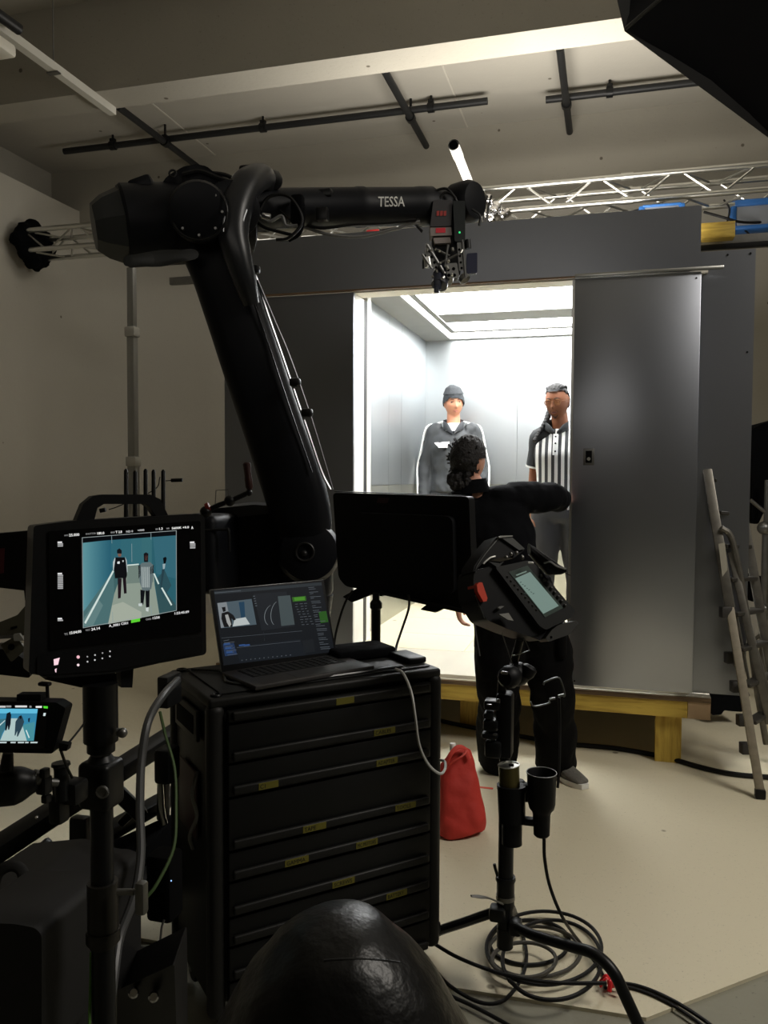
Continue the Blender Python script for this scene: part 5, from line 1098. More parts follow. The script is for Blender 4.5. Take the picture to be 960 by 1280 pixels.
for k in range(8):
    u = .12+.1*k; a = lt.lerp(lb2, u)+V3((0.005, .01, 0)); b = (lt+V3((.16, .1, -.02))).lerp(PZ(985, 955, .02), u)
    obj('step', MB().rbox((a+b)/2, (.06, (b-a).length-.03, .022), .004, 1, (V3((b.y-a.y, a.x-b.x, 0)).normalized(), (b-a).normalized(), V3((0, 0, 1)))), mat('ladder_step', (70, 68, 64), .5, .6), ld)
g1 = [P(x, y, 4.4) for x, y in ((901, 660), (912, 668), (919, 690), (928, 735), (938, 800), (946, 860), (958, 930))]
obj('back_frame', MB().tube(g1, .017, 10), ladm, ld)
stile(P(914, 690, 4.42), P(962, 905, 4.3), .04, .02, ladm)
stile(P(930, 760, 4.45), P(966, 890, 4.35), .03, .02, ladm)
for (x, y) in ((903, 765), (909, 822), (916, 858), (924, 900), (928, 935)): obj('bracket', MB().rbox(P(x+4, y, 4.33), (.055, .05, .06), .005, 2, (RT, FW, UP)), mat('ladder_bracket', (46, 44, 42), .5), ld)
obj('label', MB().prism([P(x, y, 4.36) for x, y in ((898, 680), (906, 678), (912, 738), (905, 740))], (0, -.003, 0)), mat('pale_label', (150, 146, 132), .7), ld)
obj('spreader', MB().cyl(P(921, 770, 4.35), P(936, 850, 4.35), .007).cyl(P(918, 830, 4.33), P(936, 870, 4.35), .007), ladm, ld)
# black things past the set on the right
dz = empty('dark_stand_light', P(958, 850, 6.2), 'black draped light on a stand past the right edge of the set', 'light')
q = FP(955, 640, 6.2, 0)
obj('drape', pxprism(MB(), q, rounded([(940, 537), (952, 530), (990, 520), (990, 640), (955, 640), (948, 655), (940, 655)], 3), -.2, .0), M_FAB, dz)
obj('drape', pxprism(MB(), q, rounded([(938, 722), (952, 720), (990, 735), (990, 752), (938, 752)], 3), -.2, .0), M_FAB, dz)
c0 = P(957, 690, 6.1)
obj('pole', MB().cyl((c0.x, c0.y, .05), (c0.x, c0.y, P(957, 655, 6.1).z), .028).cyl((c0.x, c0.y, P(957, 655, 6.1).z), (c0.x, c0.y, P(957, 600, 6.1).z), .02), M_STEEL, dz)
obj('knuckle', MB().ell(P(955, 660, 6.05), .05), M_STEEL, dz); obj('knuckle', MB().ell(P(955, 761, 6.05), .035), M_STEEL, dz)
obj('cross_arm', MB().cyl(P(938, 625, 6.05), P(956, 640, 6.05), .014), M_STEEL, dz); obj('cross_arm', MB().cyl(P(938, 761, 6.05), P(957, 760, 6.05), .012), M_STEEL, dz)
for a in (30, 150, 270):
    d = V3((cos(radians(a)), sin(radians(a)), 0)); obj('leg', MB().cyl(V3((c0.x, c0.y, .45)), V3((c0.x, c0.y, .02))+d*.45, .014), M_STEEL, dz)
bb = empty('black_crate', (PZ(905, 893, .02).x, 5.4, 0), 'black bag slumped on the floor between platform and ladder', 'bag')
q = FP(905, 870, 5.3, 0)
obj('body', pxprism(MB(), q, rounded([(888, 852), (896, 849), (925, 850), (928, 890), (915, 889), (905, 888), (902, 893), (890, 894)], 2), -.2, 0), M_FAB, bb)
obj('strap', MB().tube([P(884, 868, 5.25), P(889, 856, 5.25), P(896, 849, 5.25), P(910, 848, 5.25)], .012, 8, flat=.5), mat('strap_brown', (70, 62, 50), .6), bb)
# ================================================================== red tote bag and cup
m = MB(); q = FP(575, 980, 3.72, 12)
def rg(ys, wx, d_, cx_, z): return None
sect = [(1026, 540, 604, .12), (1012, 538, 604, .12), (990, 542, 600, .1), (965, 549, 594, .07), (948, 556, 590, .045), (936, 562, 586, .018)]
rings = []
for y, x0, x1, d_ in sect:
    L_, R_ = q.px(x0, y+ (4 if y > 1000 else 0)), q.px(x1, y-(8 if y > 1000 else 0)); c = (L_+R_)/2; rings.append(m.ring(c, (R_-L_).normalized(), q.N, (R_-L_).length/2, d_, 28, 2.8))
m.loft(rings)
zmin = min(v.z for v in m.v); 
for v in m.v: v.z -= zmin*(1 if v.z < .1 else max(0, 1-(v.z-.1)/.1))
vb = voxel(m, .012, 2, .012, 10)
zmin = min(v.z for v in vb.v)
for v in vb.v: v.z -= zmin
bag = obj('tote_bag', vb, mat('red_canvas', (178, 44, 34), .75, bump=.2, bscale=40), None, 'bright red cloth tote bag standing on the floor beside the cabinet', 'bag')
obj('handle', MB().tube([q.px(556, 962, .06), q.px(562, 945, .07), q.px(572, 934, .06), q.px(582, 936, .05), q.px(588, 948, .06)], .01, 8, flat=.35), mat('red_strap', (196, 60, 48), .7), bag)
obj('handle', MB().tube([q.px(553, 965, .09), q.px(566, 952, .1), q.px(578, 945, .1), q.px(583, 938, .06)], .009, 8, flat=.35), mat('red_strap', (196, 60, 48), .7), bag)
obj('paper_cup', MB().lathe(q.px(566, 950, -.02), q.px(566, 929, -.02), [(0, .012), (.1, .013), (.95, .014), (1, .012)], 16), mat('white_plastic', (235, 235, 230), .4), None, 'slim white bottle sticking up out of the red bag', 'bottle')
tpz = PZ(602, 984, .002)
obj('red_floor_tape', MB().ab((tpz.x-.06, tpz.y-.01, .0005), (tpz.x+.06, tpz.y+.01, .002)), mat('red_tape_floor', (215, 90, 70), .7), None, 'short strip of red tape stuck on the floor beside the red bag', 'tape')
# ================================================================== cables on the floor
def fl_(pts, r=.006, z=None): return [PZ(x, y, (z or r)+.0005) for x, y in pts]
cabm = mat('cable_grey', (62, 60, 54), .45); cabk = M_RUB
obj('long_cable', MB().tube(fl_([(540, 898), (565, 904), (605, 912), (650, 920), (700, 929), (735, 932), (775, 936), (830, 946), (880, 960), (920, 968), (970, 972)], .014), .014, 8), cabk, None, 'thick black cable running across the floor below the platform', 'cable')
for k, (cx_, cy_, rx, ry, ph) in enumerate(((662, 1178, 50, 28, .2), (668, 1190, 58, 32, 1.2), (680, 1185, 72, 46, 2.), (655, 1200, 40, 22, .5), (690, 1200, 62, 50, 2.6))):
    pts = [(cx_+rx*cos(ph+2*pi*i/14), cy_+ry*sin(ph+2*pi*i/14)) for i in range(15)]
    obj('coiled_cable', MB().tube([PZ(x, y, .008+.011*k) for x, y in pts], .0065, 8, 4), cabm if k % 2 else cabk, None, ['inner loop of black cable coiled under the rolling stand', 'grey loop of cable coiled under the rolling stand, wider than the inner loop', 'wide black loop of cable around the rolling stand foot', 'smallest grey loop of cable under the stand column', 'outermost black loop of cable reaching towards the red tie'][k], 'cable', 'cable coils under the rolling stand')
obj('floor_cable', MB().tube([PZ(x, y, .07) for x, y in ((540, 1178), (575, 1198), (630, 1218), (690, 1228), (758, 1229))], .006, 8), cabk, None, 'black cable running from the cabinet through the coil to the red tie', 'cable')
obj('floor_cable', MB().tube(fl_([(540, 1208), (562, 1232), (600, 1253), (630, 1250), (652, 1222), (658, 1190), (648, 1150), (640, 1128)], .006), .006, 8), cabk, None, 'black cable looping from the cabinet foot up to the stand column', 'cable')
obj('floor_cable', MB().tube(fl_([(540, 1236), (570, 1248), (600, 1262), (640, 1284), (680, 1310)], .006), .006, 8), cabk, None, 'black cable leaving the cabinet foot towards the bottom edge', 'cable')
obj('floor_cable', MB().tube(fl_([(762, 1227), (800, 1233), (840, 1250), (880, 1275), (905, 1296)], .006), .006, 8).tube(fl_([(762, 1230), (800, 1238), (840, 1256), (876, 1280), (895, 1298)], .005), .005, 8), cabk, None, 'pair of black cables running from the red tie to the lower right', 'cable')
m = MB(); c = PZ(765, 1228, .03)
random.seed(3)
for k in range(7):
    a = k*.9; m.tube([c, c+V3((cos(a)*.02, sin(a)*.02, .015)), c+V3((cos(a)*.04, sin(a)*.035, -.01))], .007, 6, flat=.5)
obj('cable_tie', m.ell(c, .016), mat('bright_red', (210, 30, 36), .5), None, 'bright red knotted tie around the floor cables', 'tie')
# ================================================================== leather seat back in the foreground
lth = mat('black_leather', (13, 13, 13), .36, spec=.35, var=.3, scale=14, bump=.12, bscale=90)
ch = empty('leather_chair', V3((P(430, 1280, .95).x, P(430, 1280, .95).y, 0)), 'padded black leather chair back rising at the bottom edge of the picture', 'chair')
tcz = .92
pr = [(1156, 428, 4, .01), (1160, 427, 30, .035), (1170, 425, 56, .06), (1186, 424, 76, .08), (1207, 424, 98, .095), (1235, 424, 122, .108), (1268, 425, 144, .118), (1310, 426, 168, .125), (1400, 430, 196, .13), (1560, 435, 205, .13)]
m = MB(); Xh = V3((RT.x, RT.y, 0)).normalized(); Yh = V3((-Xh.y, Xh.x, 0))
m.loft([m.ring(P(cx_, y, tcz)+Yh*.02, Xh, Yh, w_/FPX*tcz, d_, 36, 2.1) for y, cx_, w_, d_ in pr])
vb = voxel(m, .01, 3, .004, 14); obj('backrest', vb, lth, ch, sharp=180)
def on_back(x, y):
    d = ray(x, y); 
    for i in range(400):
        k = .6+i*.001; p = CAM+d*k
        # section at this height
        for A_, B_ in zip(pr[:-1], pr[1:]):
            za, zb_ = P(A_[1], A_[0], tcz).z, P(B_[1], B_[0], tcz).z
            if zb_ <= p.z <= za:
                u = (za-p.z)/(za-zb_); c = P(A_[1]+(B_[1]-A_[1])*u, A_[0]+(B_[0]-A_[0])*u, tcz)+Yh*.02; a = (A_[2]+(B_[2]-A_[2])*u)/FPX*tcz; b = A_[3]+(B_[3]-A_[3])*u
                q = p-c
                if (q.dot(Xh)/a)**2+(q.dot(Yh)/b)**2 < 1: return p
    return P(x, y, tcz)
obj('seam', MB().tube([on_back(x, y)-FW*.001 for x, y in ((405, 1200), (440, 1198), (480, 1200), (505, 1204), (520, 1210))], .0013, 6), mat('seam_black', (12, 12, 12), .6), ch)
obj('seat', MB().rbox(P(430, 1280, .95)*1+Yh*-.12+V3((0, 0, -.5)), (.46, .46, .09), .035, 4, (Xh, Yh, UPZ)), lth, ch)
bsx = P(430, 1280, .95)+Yh*-.12
obj('column', MB().cyl((bsx.x, bsx.y, .06), (bsx.x, bsx.y, bsx.z-.54), .03), M_BLKM, ch)
obj('backrest_bar', MB().rbox(P(430, 1280, .95)+Yh*.0+V3((0, 0, -.32)), (.06, .02, .4), .006, 2, (Xh, Yh, UPZ)), M_BLKM, ch)
for k in range(5):
    a = 2*pi*k/5; d = V3((cos(a), sin(a), 0)); obj('leg', MB().cyl(V3((bsx.x, bsx.y, .09)), V3((bsx.x, bsx.y, .06))+d*.3, .018, .012), M_BLKM, ch)
    obj('castor', MB().ell(V3((bsx.x, bsx.y, .028))+d*.3, .027), M_RUB, ch)
# ================================================================== people
def gz(z, c, w_): return math.exp(-((z-c)/w_)**2)
def head_pt(d, g=0.):
    a, b, c = .077+g, .098+g, .12+g
    k = 1/math.sqrt((d.x/a)**2+(d.y/b)**2+(d.z/c)**2); p = d*k; x, y, z = p
    if z < 0:
        q = min(1, -z/.12); x *= 1-.22*q**1.6
        y *= (1-.10*q) if y > 0 else (1-.42*q)
    if y > 0:
        f = min(1, y/.05)
        if g < .004:
            y += f*(.026*gz(x, 0, .0095)*max(0, min(1, (.008-z)/.042))*(1 if z > -.036 else max(0, 1-(-.036-z)/.012)))     # nose
            y += f*.005*gz(x, 0, .012)*gz(z, -.033, .008)+f*.004*(gz(x, .012, .006)+gz(x, -.012, .006))*gz(z, -.035, .006)
            y -= f*.009*(gz(x, .031, .016)+gz(x, -.031, .016))*gz(z, .004, .013)                                            # eye sockets
            y += f*.005*(gz(x, .03, .02)+gz(x, -.03, .02))*gz(z, .026, .008)                                               # brow
            y += f*.005*gz(x, 0, .022)*(gz(z, -.062, .005)+gz(z, -.073, .006))-f*.004*gz(x, 0, .024)*gz(z, -.0675, .0025)     # lips
            y += f*.009*gz(x, 0, .02)*gz(z, -.104, .014)+f*.004*(gz(x, .045, .02)+gz(x, -.045, .02))*gz(z, -.025, .02)       # chin, cheeks
    return V3((x, y, z))
def head_grid(mb, c, R, s=1., g=0., n=44, m=36, mask=None, nz=0.):
    pts = []; 
    for j in range(m+1):
        la = -pi/2+pi*j/m; row = []
        for i in range(n):
            lo = 2*pi*i/n; d = V3((cos(la)*cos(lo), cos(la)*sin(lo), sin(la))); p = head_pt(d, g)
            if nz: p = p+d*(nz*(noise.noise(p*55)+.6*noise.noise(p*120)))
            row.append(p)
        pts.append(row)
    fs = []
    for j in range(m):
        for i in range(n):
            i2 = (i+1) % n; q = (pts[j][i]+pts[j+1][i2])/2
            if mask is None or mask(q): fs.append((j*n+i, j*n+i2, (j+1)*n+i2, (j+1)*n+i))
    mb.add([c+R @ (p*s) for r in pts for p in r], fs); return mb
def hand(mb, w, d, nrm, side, s=1., curl=.5):
    """palm and five separate fingers; d along the hand, nrm out of the palm, side = thumb side"""
    d = d.normalized(); side = (side-d*side.dot(d)).normalized(); nrm = d.cross(side)*(1 if d.cross(side).dot(nrm) > 0 else -1)
    mb.sec([(w-d*.01*s, side, nrm, .026*s, .019*s), (w+d*.025*s, side, nrm, .034*s, .016*s), (w+d*.06*s, side, nrm, .041*s, .014*s), (w+d*.088*s, side, nrm, .039*s, .012*s)], 14, 3)
    for k, (o, L) in enumerate(((.028, .072), (.0095, .08), (-.0095, .074), (-.028, .058))):
        a = w+d*.08*s+side*o*s; c1 = curl*(.9+.12*k); dd = (d*cos(c1*.5)+nrm*sin(c1*.5)); d2 = (d*cos(c1*1.3)+nrm*sin(c1*1.3)); d3 = (d*cos(c1*1.9)+nrm*sin(c1*1.9))
        p1 = a+dd*L*.45*s; p2 = p1+d2*L*.32*s; p3 = p2+d3*L*.24*s
        mb.tube([a, p1, p2, p3], [.0088*s, .0084*s, .0076*s, .0062*s], 8, 3)
    a = w+d*.022*s+side*.026*s; p1 = a+(d*.6+side*.75+nrm*.2).normalized()*.036*s; p2 = p1+(d*.85+side*.35+nrm*.35).normalized()*.03*s; p3 = p2+(d+nrm*.4).normalized()*.022*s
    mb.tube([a-side*.01*s, p1, p2, p3], [.013*s, .0105*s, .0092*s, .0072*s], 8, 3); return mb
class Fig: pass
def figure(J, fwd, hfwd, hup=None, s=1., curl=.5):
    f = Fig(); f.J = J; f.s = s; up = V3((0, 0, 1)); f.f = fwd.normalized(); f.side = f.f.cross(up).normalized()      # side = figure's right
    hf = hfwd.normalized(); hu = (hup or up); hx = hf.cross(hu).normalized(); hu = hx.cross(hf)
    f.R = Matrix((hx, hf, hu)).transposed(); f.head = J['head']
    mb = MB(); head_grid(mb, f.head, f.R, s)
    for sx in (-1, 1): mb.sec([(f.head+f.R @ V3((sx*.072*s, -.012*s, z*s)), f.R @ V3((0, 1, 0)), f.R @ V3((sx, 0, 0)), a*s, b*s) for z, a, b in ((-.034, .006, .006), (-.018, .013, .009), (.005, .018, .012), (.024, .015, .01), (.03, .006, .005))], 10, 3)
    nk = J['neck']; sh = (J['shR']+J['shL'])/2; lat = (J['shR']-J['shL']).normalized(); w_ = (J['shR']-J['shL']).length/2
    fb = lat.cross(up).normalized(); fb = fb if fb.dot(f.f) > 0 else -fb; f.lat, f.fb = lat, fb
    mb.tube([sh+V3((0, 0, -.06*s)), nk, f.head+f.R @ V3((0, -.025, -.06))*s], [.062*s, .056*s, .052*s], 16)
    pl_, ch_ = J['pelvis'], J['chest']; wa = pl_.lerp(ch_, .45)
    f.torso = [(pl_-V3((0, 0, .08*s)), .13, .1), (pl_, .165, .115), (wa, .14, .1), (ch_, .17, .12), (sh-V3((0, 0, .05*s)), .165, .1), (sh+V3((0, 0, .02*s)), .09, .06)]
    mb.sec([(c, lat, fb, a*s, b*s) for c, a, b in f.torso], 22, 4)
    for q in 'LR':
        mb.tube([J['sh'+q]-lat*(0.04*s if q == 'R' else -.04*s), J['sh'+q], J['sh'+q].lerp(J['el'+q], .5), J['el'+q], J['el'+q].lerp(J['wr'+q], .35), J['wr'+q]], [x*s for x in (.055, .052, .048, .04, .041, .026)], 12)
        mb.tube([J['hi'+q], J['hi'+q].lerp(J['kn'+q], .5), J['kn'+q], J['kn'+q].lerp(J['an'+q], .35), J['an'+q]], [x*s for x in (.088, .076, .056, .056, .038)], 14)
        an = J['an'+q]; fd_ = J.get('ft'+q, f.f); hd2 = V3((an.x, an.y, J['floor']))
        mb.sec([(hd2-fd_*.05*s+V3((0, 0, .04)), fd_.cross(up), up, .028, .03), (hd2+fd_*.04*s+V3((0, 0, .045)), fd_.cross(up), up, .036, .038), (hd2+fd_*.12*s+V3((0, 0, .032)), fd_.cross(up), up, .042, .025), (hd2+fd_*.18*s+V3((0, 0, .022)), fd_.cross(up), up, .03, .014)], 12)
        hd3 = J.get('hd'+q, (J['wr'+q]-J['el'+q]).normalized()); inn = -lat if q == 'R' else lat
        hand(mb, J['wr'+q], hd3, J.get('pn'+q, inn), J.get('th'+q, f.f), s, curl)
    f.mb = mb; return f
def skin_mat(name, rgb): return mat(name, rgb, .55, var=.08, scale=30, bump=.05, bscale=200)
def body(f, name, skin, label, vox=.0075):
    f.root = obj(name, voxel(f.mb, vox, 1), skin, None, label, 'person', sharp=180); return f.root
def jacket(f, m_, name='jacket', hem=.06, grow=1., armr=(.078, .07, .062, .058, .05, .046), wr=.008, slv=1., ws=9., low=-.06):
    s = f.s; J = f.J; mb = MB(); T = f.torso
    if 'trap' in J: mb.ell(J['trap'], (.115, .09, .065))
    secs = [(T[1][0]+V3((0, 0, low)), f.lat, f.fb, .185*s*grow, .135*s*grow)]+[(c, f.lat, f.fb, (a+.028*grow)*s, (b+.028*grow)*s) for c, a, b in T[1:5]]+[(T[5][0]+V3((0, 0, .008)), f.lat, f.fb, .1*s, .075*s), (T[5][0]+V3((0, 0, .035)), f.lat, f.fb, .07*s, .068*s)]
    mb.sec(secs, 24, 4)
    if slv:
        for q in 'LR':
            a, b, c = J['sh'+q], J['el'+q], J['wr'+q]; sg = 1 if q == 'R' else -1
            if slv >= 1: mb.tube([a-f.lat*sg*.05*s, a, a.lerp(b, .5), b, b.lerp(c, .5), c], [x*s for x in armr], 14)
    return obj(name, voxel(mb, .011, 2, wr, ws, .8), m_, f.root, sharp=180)
def trousers(f, m_, rad=(.115, .1, .08, .075, .07), wr=.008, name='trousers', hemz=.04):
    s = f.s; J = f.J; mb = MB(); T = f.torso
    mb.sec([(T[0][0]-V3((0, 0, .03)), f.lat, f.fb, .12*s, .11*s), (T[0][0], f.lat, f.fb, .17*s, .13*s), (T[1][0], f.lat, f.fb, .178*s, .128*s), (T[1][0]+V3((0, 0, .06)), f.lat, f.fb, .165*s, .12*s)], 22)
    for q in 'LR':
        a, b, c = J['hi'+q], J['kn'+q], J['an'+q]; mb.tube([a+V3((0, 0, .02)), a.lerp(b, .5), b, b.lerp(c, .5), V3((c.x, c.y, J['floor']+hemz))], [x*s for x in rad], 18)
    return obj(name, voxel(mb, .012, 2, wr, 8, .7), m_, f.root, sharp=180)
def shoe(f, q, m_, sole, name='shoe', s=1.):
    J = f.J; an = J['an'+q]; fd_ = J.get('ft'+q, f.f).normalized(); up = V3((0, 0, 1)); sd = fd_.cross(up); h = V3((an.x, an.y, J['floor']))
    mb = MB().sec([(h-fd_*.075*s+V3((0, 0, .045)), sd, up, .03, .028), (h-fd_*.03*s+V3((0, 0, .055)), sd, up, .042, .045), (h+fd_*.05*s+V3((0, 0, .055)), sd, up, .046, .042), (h+fd_*.13*s+V3((0, 0, .04)), sd, up, .052, .028), (h+fd_*.2*s+V3((0, 0, .034)), sd, up, .04, .018), (h+fd_*.215*s+V3((0, 0, .03)), sd, up, .02, .01)], 16)
    o = obj(name, mb, m_, f.root)
    pts = []
    for t, w_ in ((-.085, .022), (-.07, .036), (0, .045), (.06, .046), (.13, .056), (.19, .045), (.225, .022)): pts.append((t, w_))
    poly = [h+fd_*t*s+sd*w_ for t, w_ in pts]+[h+fd_*t*s-sd*w_ for t, w_ in pts[::-1]]
    for p in poly: p.z = J['floor']+.0015
    obj('sole', MB().prism(poly, (0, 0, .026)), sole, o); return o
def surf(x, z):
    d = V3((x, .09, z))
    for _ in range(6):
        p = head_pt(d.normalized()); d = V3((d.x*1+(x-p.x)*.9, d.y, d.z+(z-p.z)*.9))
    return p.y
def eyes(f, iris=(60, 40, 28), brow=(34, 26, 22), lip=(170, 110, 95), openness=1., by=0.):
    H = lambda x, y, z: f.head+f.R @ (V3((x, y, z))*f.s)
    dx, dy, dz = f.R.col[0].to_3d(), f.R.col[1].to_3d(), f.R.col[2].to_3d()
    g = lambda x, z, o=0.: H(x, surf(x, z)+o, z)
    for sx in (-1, 1):
        e = obj('eye', MB().ell(g(sx*.031, .004, -.0045), (.0135*f.s, .008*f.s, .0066*openness*f.s), R=f.R), mat('eye_white', (150, 146, 140), .4), f.root)
        obj('iris', MB().ell(g(sx*.031, .0035, .0028), (.0068*f.s, .002*f.s, .0064*openness*f.s), R=f.R), mat('iris_%d' % iris[0], iris, .3), e)
        obj('eyelid', MB().tube([g(sx*.016, .005, .001), g(sx*.031, .0115, .0015), g(sx*.046, .005, .0)], [.0012*f.s, .0022*f.s, .0012*f.s], 6), mat('brow_%d' % brow[0], brow, .8), e)
        obj('eyebrow', MB().tube([g(sx*.013, .022, .001), g(sx*.03, .0285+by, .001), g(sx*.049, .022, .0)], [.0032*f.s, .004*f.s, .002*f.s], 6, flat=.7), mat('brow_%d' % brow[0], brow, .8), f.root)
    lm = mat('lip_%d' % lip[0], lip, .5)
    mo = obj('mouth', MB().tube([g(-.023, -.068, -.001), g(-.009, -.0635, 0), g(0, -.0645, 0), g(.009, -.0635, 0), g(.023, -.068, -.001)], [.001*f.s, .003*f.s, .003*f.s, .003*f.s, .001*f.s], 8, flat=.8).tube([g(-.019, -.069, -.001), g(0, -.0735, 0), g(.019, -.069, -.001)], [.001*f.s, .0042*f.s, .001*f.s], 8), lm, f.root)
    obj('lip_line', MB().tube([g(-.022, -.0675, .0012), g(0, -.0675, .0035), g(.022, -.0675, .0012)], .0012*f.s, 6), mat('brow_%d' % brow[0], brow, .8), mo)
def shell(f, mask, g, m_, name, nz=0., n=44, m=36, parent=None):
    mb = MB(); head_grid(mb, f.head, f.R, f.s, g, n, m, mask, nz); head_grid(mb, f.head, f.R, f.s, g-.006, n, m, mask)
    used = sorted({i for q in mb.f for i in q}); mp_ = {o: k for k, o in enumerate(used)}; mb.v = [mb.v[i] for i in used]; mb.f = [tuple(mp_[i] for i in q) for q in mb.f]
    return obj(name, mb, m_, parent or f.root, sharp=180, flip=False)
def stand(px_, Y, H, floor, face, la=0., lb=0., ra=0., rb_=0.):
    """upright figure: joints from its height"""
    x, y = PY(px_[0], px_[1], Y).x, Y; k = (H)/1.8; f_ = V3((face[0], face[1], 0)).normalized(); r_ = f_.cross(V3((0, 0, 1)))
    at = lambda a, b, z: V3((x, y, floor))+r_*a*k+f_*b*k+V3((0, 0, z*k))
    J = dict(floor=floor, head=at(0, .01, 1.682), neck=at(0, -.01, 1.54), chest=at(0, 0, 1.3), pelvis=at(0, 0, .96), shL=at(-.172, -.01, 1.43), shR=at(.172, -.01, 1.43),
             elL=at(-.235, -.03, 1.14), elR=at(.235, -.03, 1.14), wrL=at(-.24, .05, .90), wrR=at(.24, .05, .90), hiL=at(-.09, 0, .92), hiR=at(.09, 0, .92),
             knL=at(-.11, .02, .5), knR=at(.11, .02, .5), anL=at(-.13, -.01, .09), anR=at(.13, -.01, .09))
    return J, at, k

# --- person in the dark tracksuit at the back of the cabin
FLZ = ZFC+.0005
toC = lambda x, y: V3((-x, -y, 0)).normalized()
man_t = 6.7
J, at, k = stand((567, 505), man_t, PY(567, 486, man_t).z-FLZ, FLZ, toC(PY(567, 505, man_t).x, man_t))
J['shL'] += (J['neck']-J['shL'])*.06; J['shR'] += (J['neck']-J['shR'])*.06; f1 = figure(J, toC(J['head'].x, J['head'].y), toC(J['head'].x, J['head'].y)+V3((.22, 0, -.06)), V3((-.06, 0, 1)), k)
body(f1, 'person', skin_mat('skin_tan', (186, 128, 98)), 'person in a charcoal tracksuit and knit cap standing at the back of the lit cabin')
trk = mat('track_fabric', (52, 54, 56), .75, bump=.15, bscale=120)
jk = jacket(f1, trk, wr=.011, ws=13, low=-.02); trousers(f1, mat('track_trousers', (30, 31, 33), .8), wr=.006)
wp = mat('white_piping', (232, 232, 228), .6)
for q, sg in (('L', -1), ('R', 1)):
    a, b, c = J['sh'+q], J['el'+q], J['wr'+q]; o_ = f1.lat*sg
    obj('piping', MB().tube([J['neck']+o_*.08*k+V3((0, 0, -.012)), a+V3((0, 0, .072*k))-o_*.02, a+o_*.064*k+V3((0, 0, .04)), a.lerp(b, .5)+o_*.071*k, b+o_*.064*k, b.lerp(c, .6)+o_*.056*k, c+o_*.048*k], .011, 8, flat=.8), wp, jk)
cpt = lambda dx, dy, dz: f1.head+f1.lat*dx*k+f1.fb*dy*k+V3((0, 0, dz*k))
tee = obj('white_tee', MB().sec([(cpt(0, .035, -.235), f1.lat, f1.fb, .07*k, .06*k), (cpt(0, .02, -.17), f1.lat, f1.fb, .06*k, .055*k)], 18), mat('white_cotton', (235, 235, 230), .8), f1.root)
mc = MB()
for sg in (-1, 1):
    mc.sec([(cpt(sg*.006, .105, -.255), V3((0, 0, 1)), f1.fb, .012*k, .01*k), (cpt(sg*.05, .09, -.205), V3((0, 0, 1)), f1.fb, .034*k, .012*k), (cpt(sg*.085, .02, -.185), V3((0, 0, 1)), f1.fb, .038*k, .02*k), (cpt(sg*.06, -.06, -.165), V3((0, 0, 1)), f1.fb, .035*k, .02*k), (cpt(0, -.08, -.16), V3((0, 0, 1)), f1.fb, .03*k, .02*k)], 12)
obj('collar', mc, mat('track_collar', (60, 62, 66), .75), jk)
obj('zip', MB().tube([cpt(0, .142, -.29), cpt(0, .155, -.4), cpt(0, .15, -.55), cpt(0, .14, -.7)], .003, 6), mat('zip_dark', (40, 40, 42), .4), jk)
# white chest emblem with its letter-like notches
def chest(dx, dz): 
    return cpt(-dx, .0, dz)+f1.fb*.165*k
eb = [(-.155, -.335), (-.12, -.332), (-.115, -.338), (-.09, -.33), (-.03, -.326), (-.032, -.342), (-.045, -.345), (-.048, -.375), (-.12, -.375), (-.13, -.36), (-.14, -.352)]
obj('chest_emblem', MB().prism([chest(a, b) for a, b in eb], f1.fb*-.05), wp, jk, 'white chest emblem')
eyes(f1, (70, 48, 32), (60, 44, 36), (190, 120, 105), .75)
capm = mat('knit_charcoal', (48, 51, 54), .9, bump=.5, bscale=160)
shell(f1, lambda q: q.z > .036+(q.x*.12)+(.0 if q.y > 0 else q.y*.9)-max(0, abs(q.x)-.05)*1.2, .013, capm, 'knit_cap', .002)
obj('cap_crown', MB().sec([(f1.head+f1.R @ V3((0, -.0, .07))*k, f1.R @ V3((1, 0, 0)), f1.R @ V3((0, 1, 0)), .084*k, .1*k), (f1.head+f1.R @ V3((0, -.012, .12))*k, f1.R @ V3((1, 0, 0)), f1.R @ V3((0, 1, 0)), .062*k, .075*k), (f1.head+f1.R @ V3((0.006, -.018, .148))*k, f1.R @ V3((1, 0, 0)), f1.R @ V3((0, 1, 0)), .02*k, .024*k)], 22), capm, f1.root)
for q in 'LR': shoe(f1, q, mat('black_shoe', (24, 24, 25), .5), mat('white_sole', (215, 215, 210), .6))

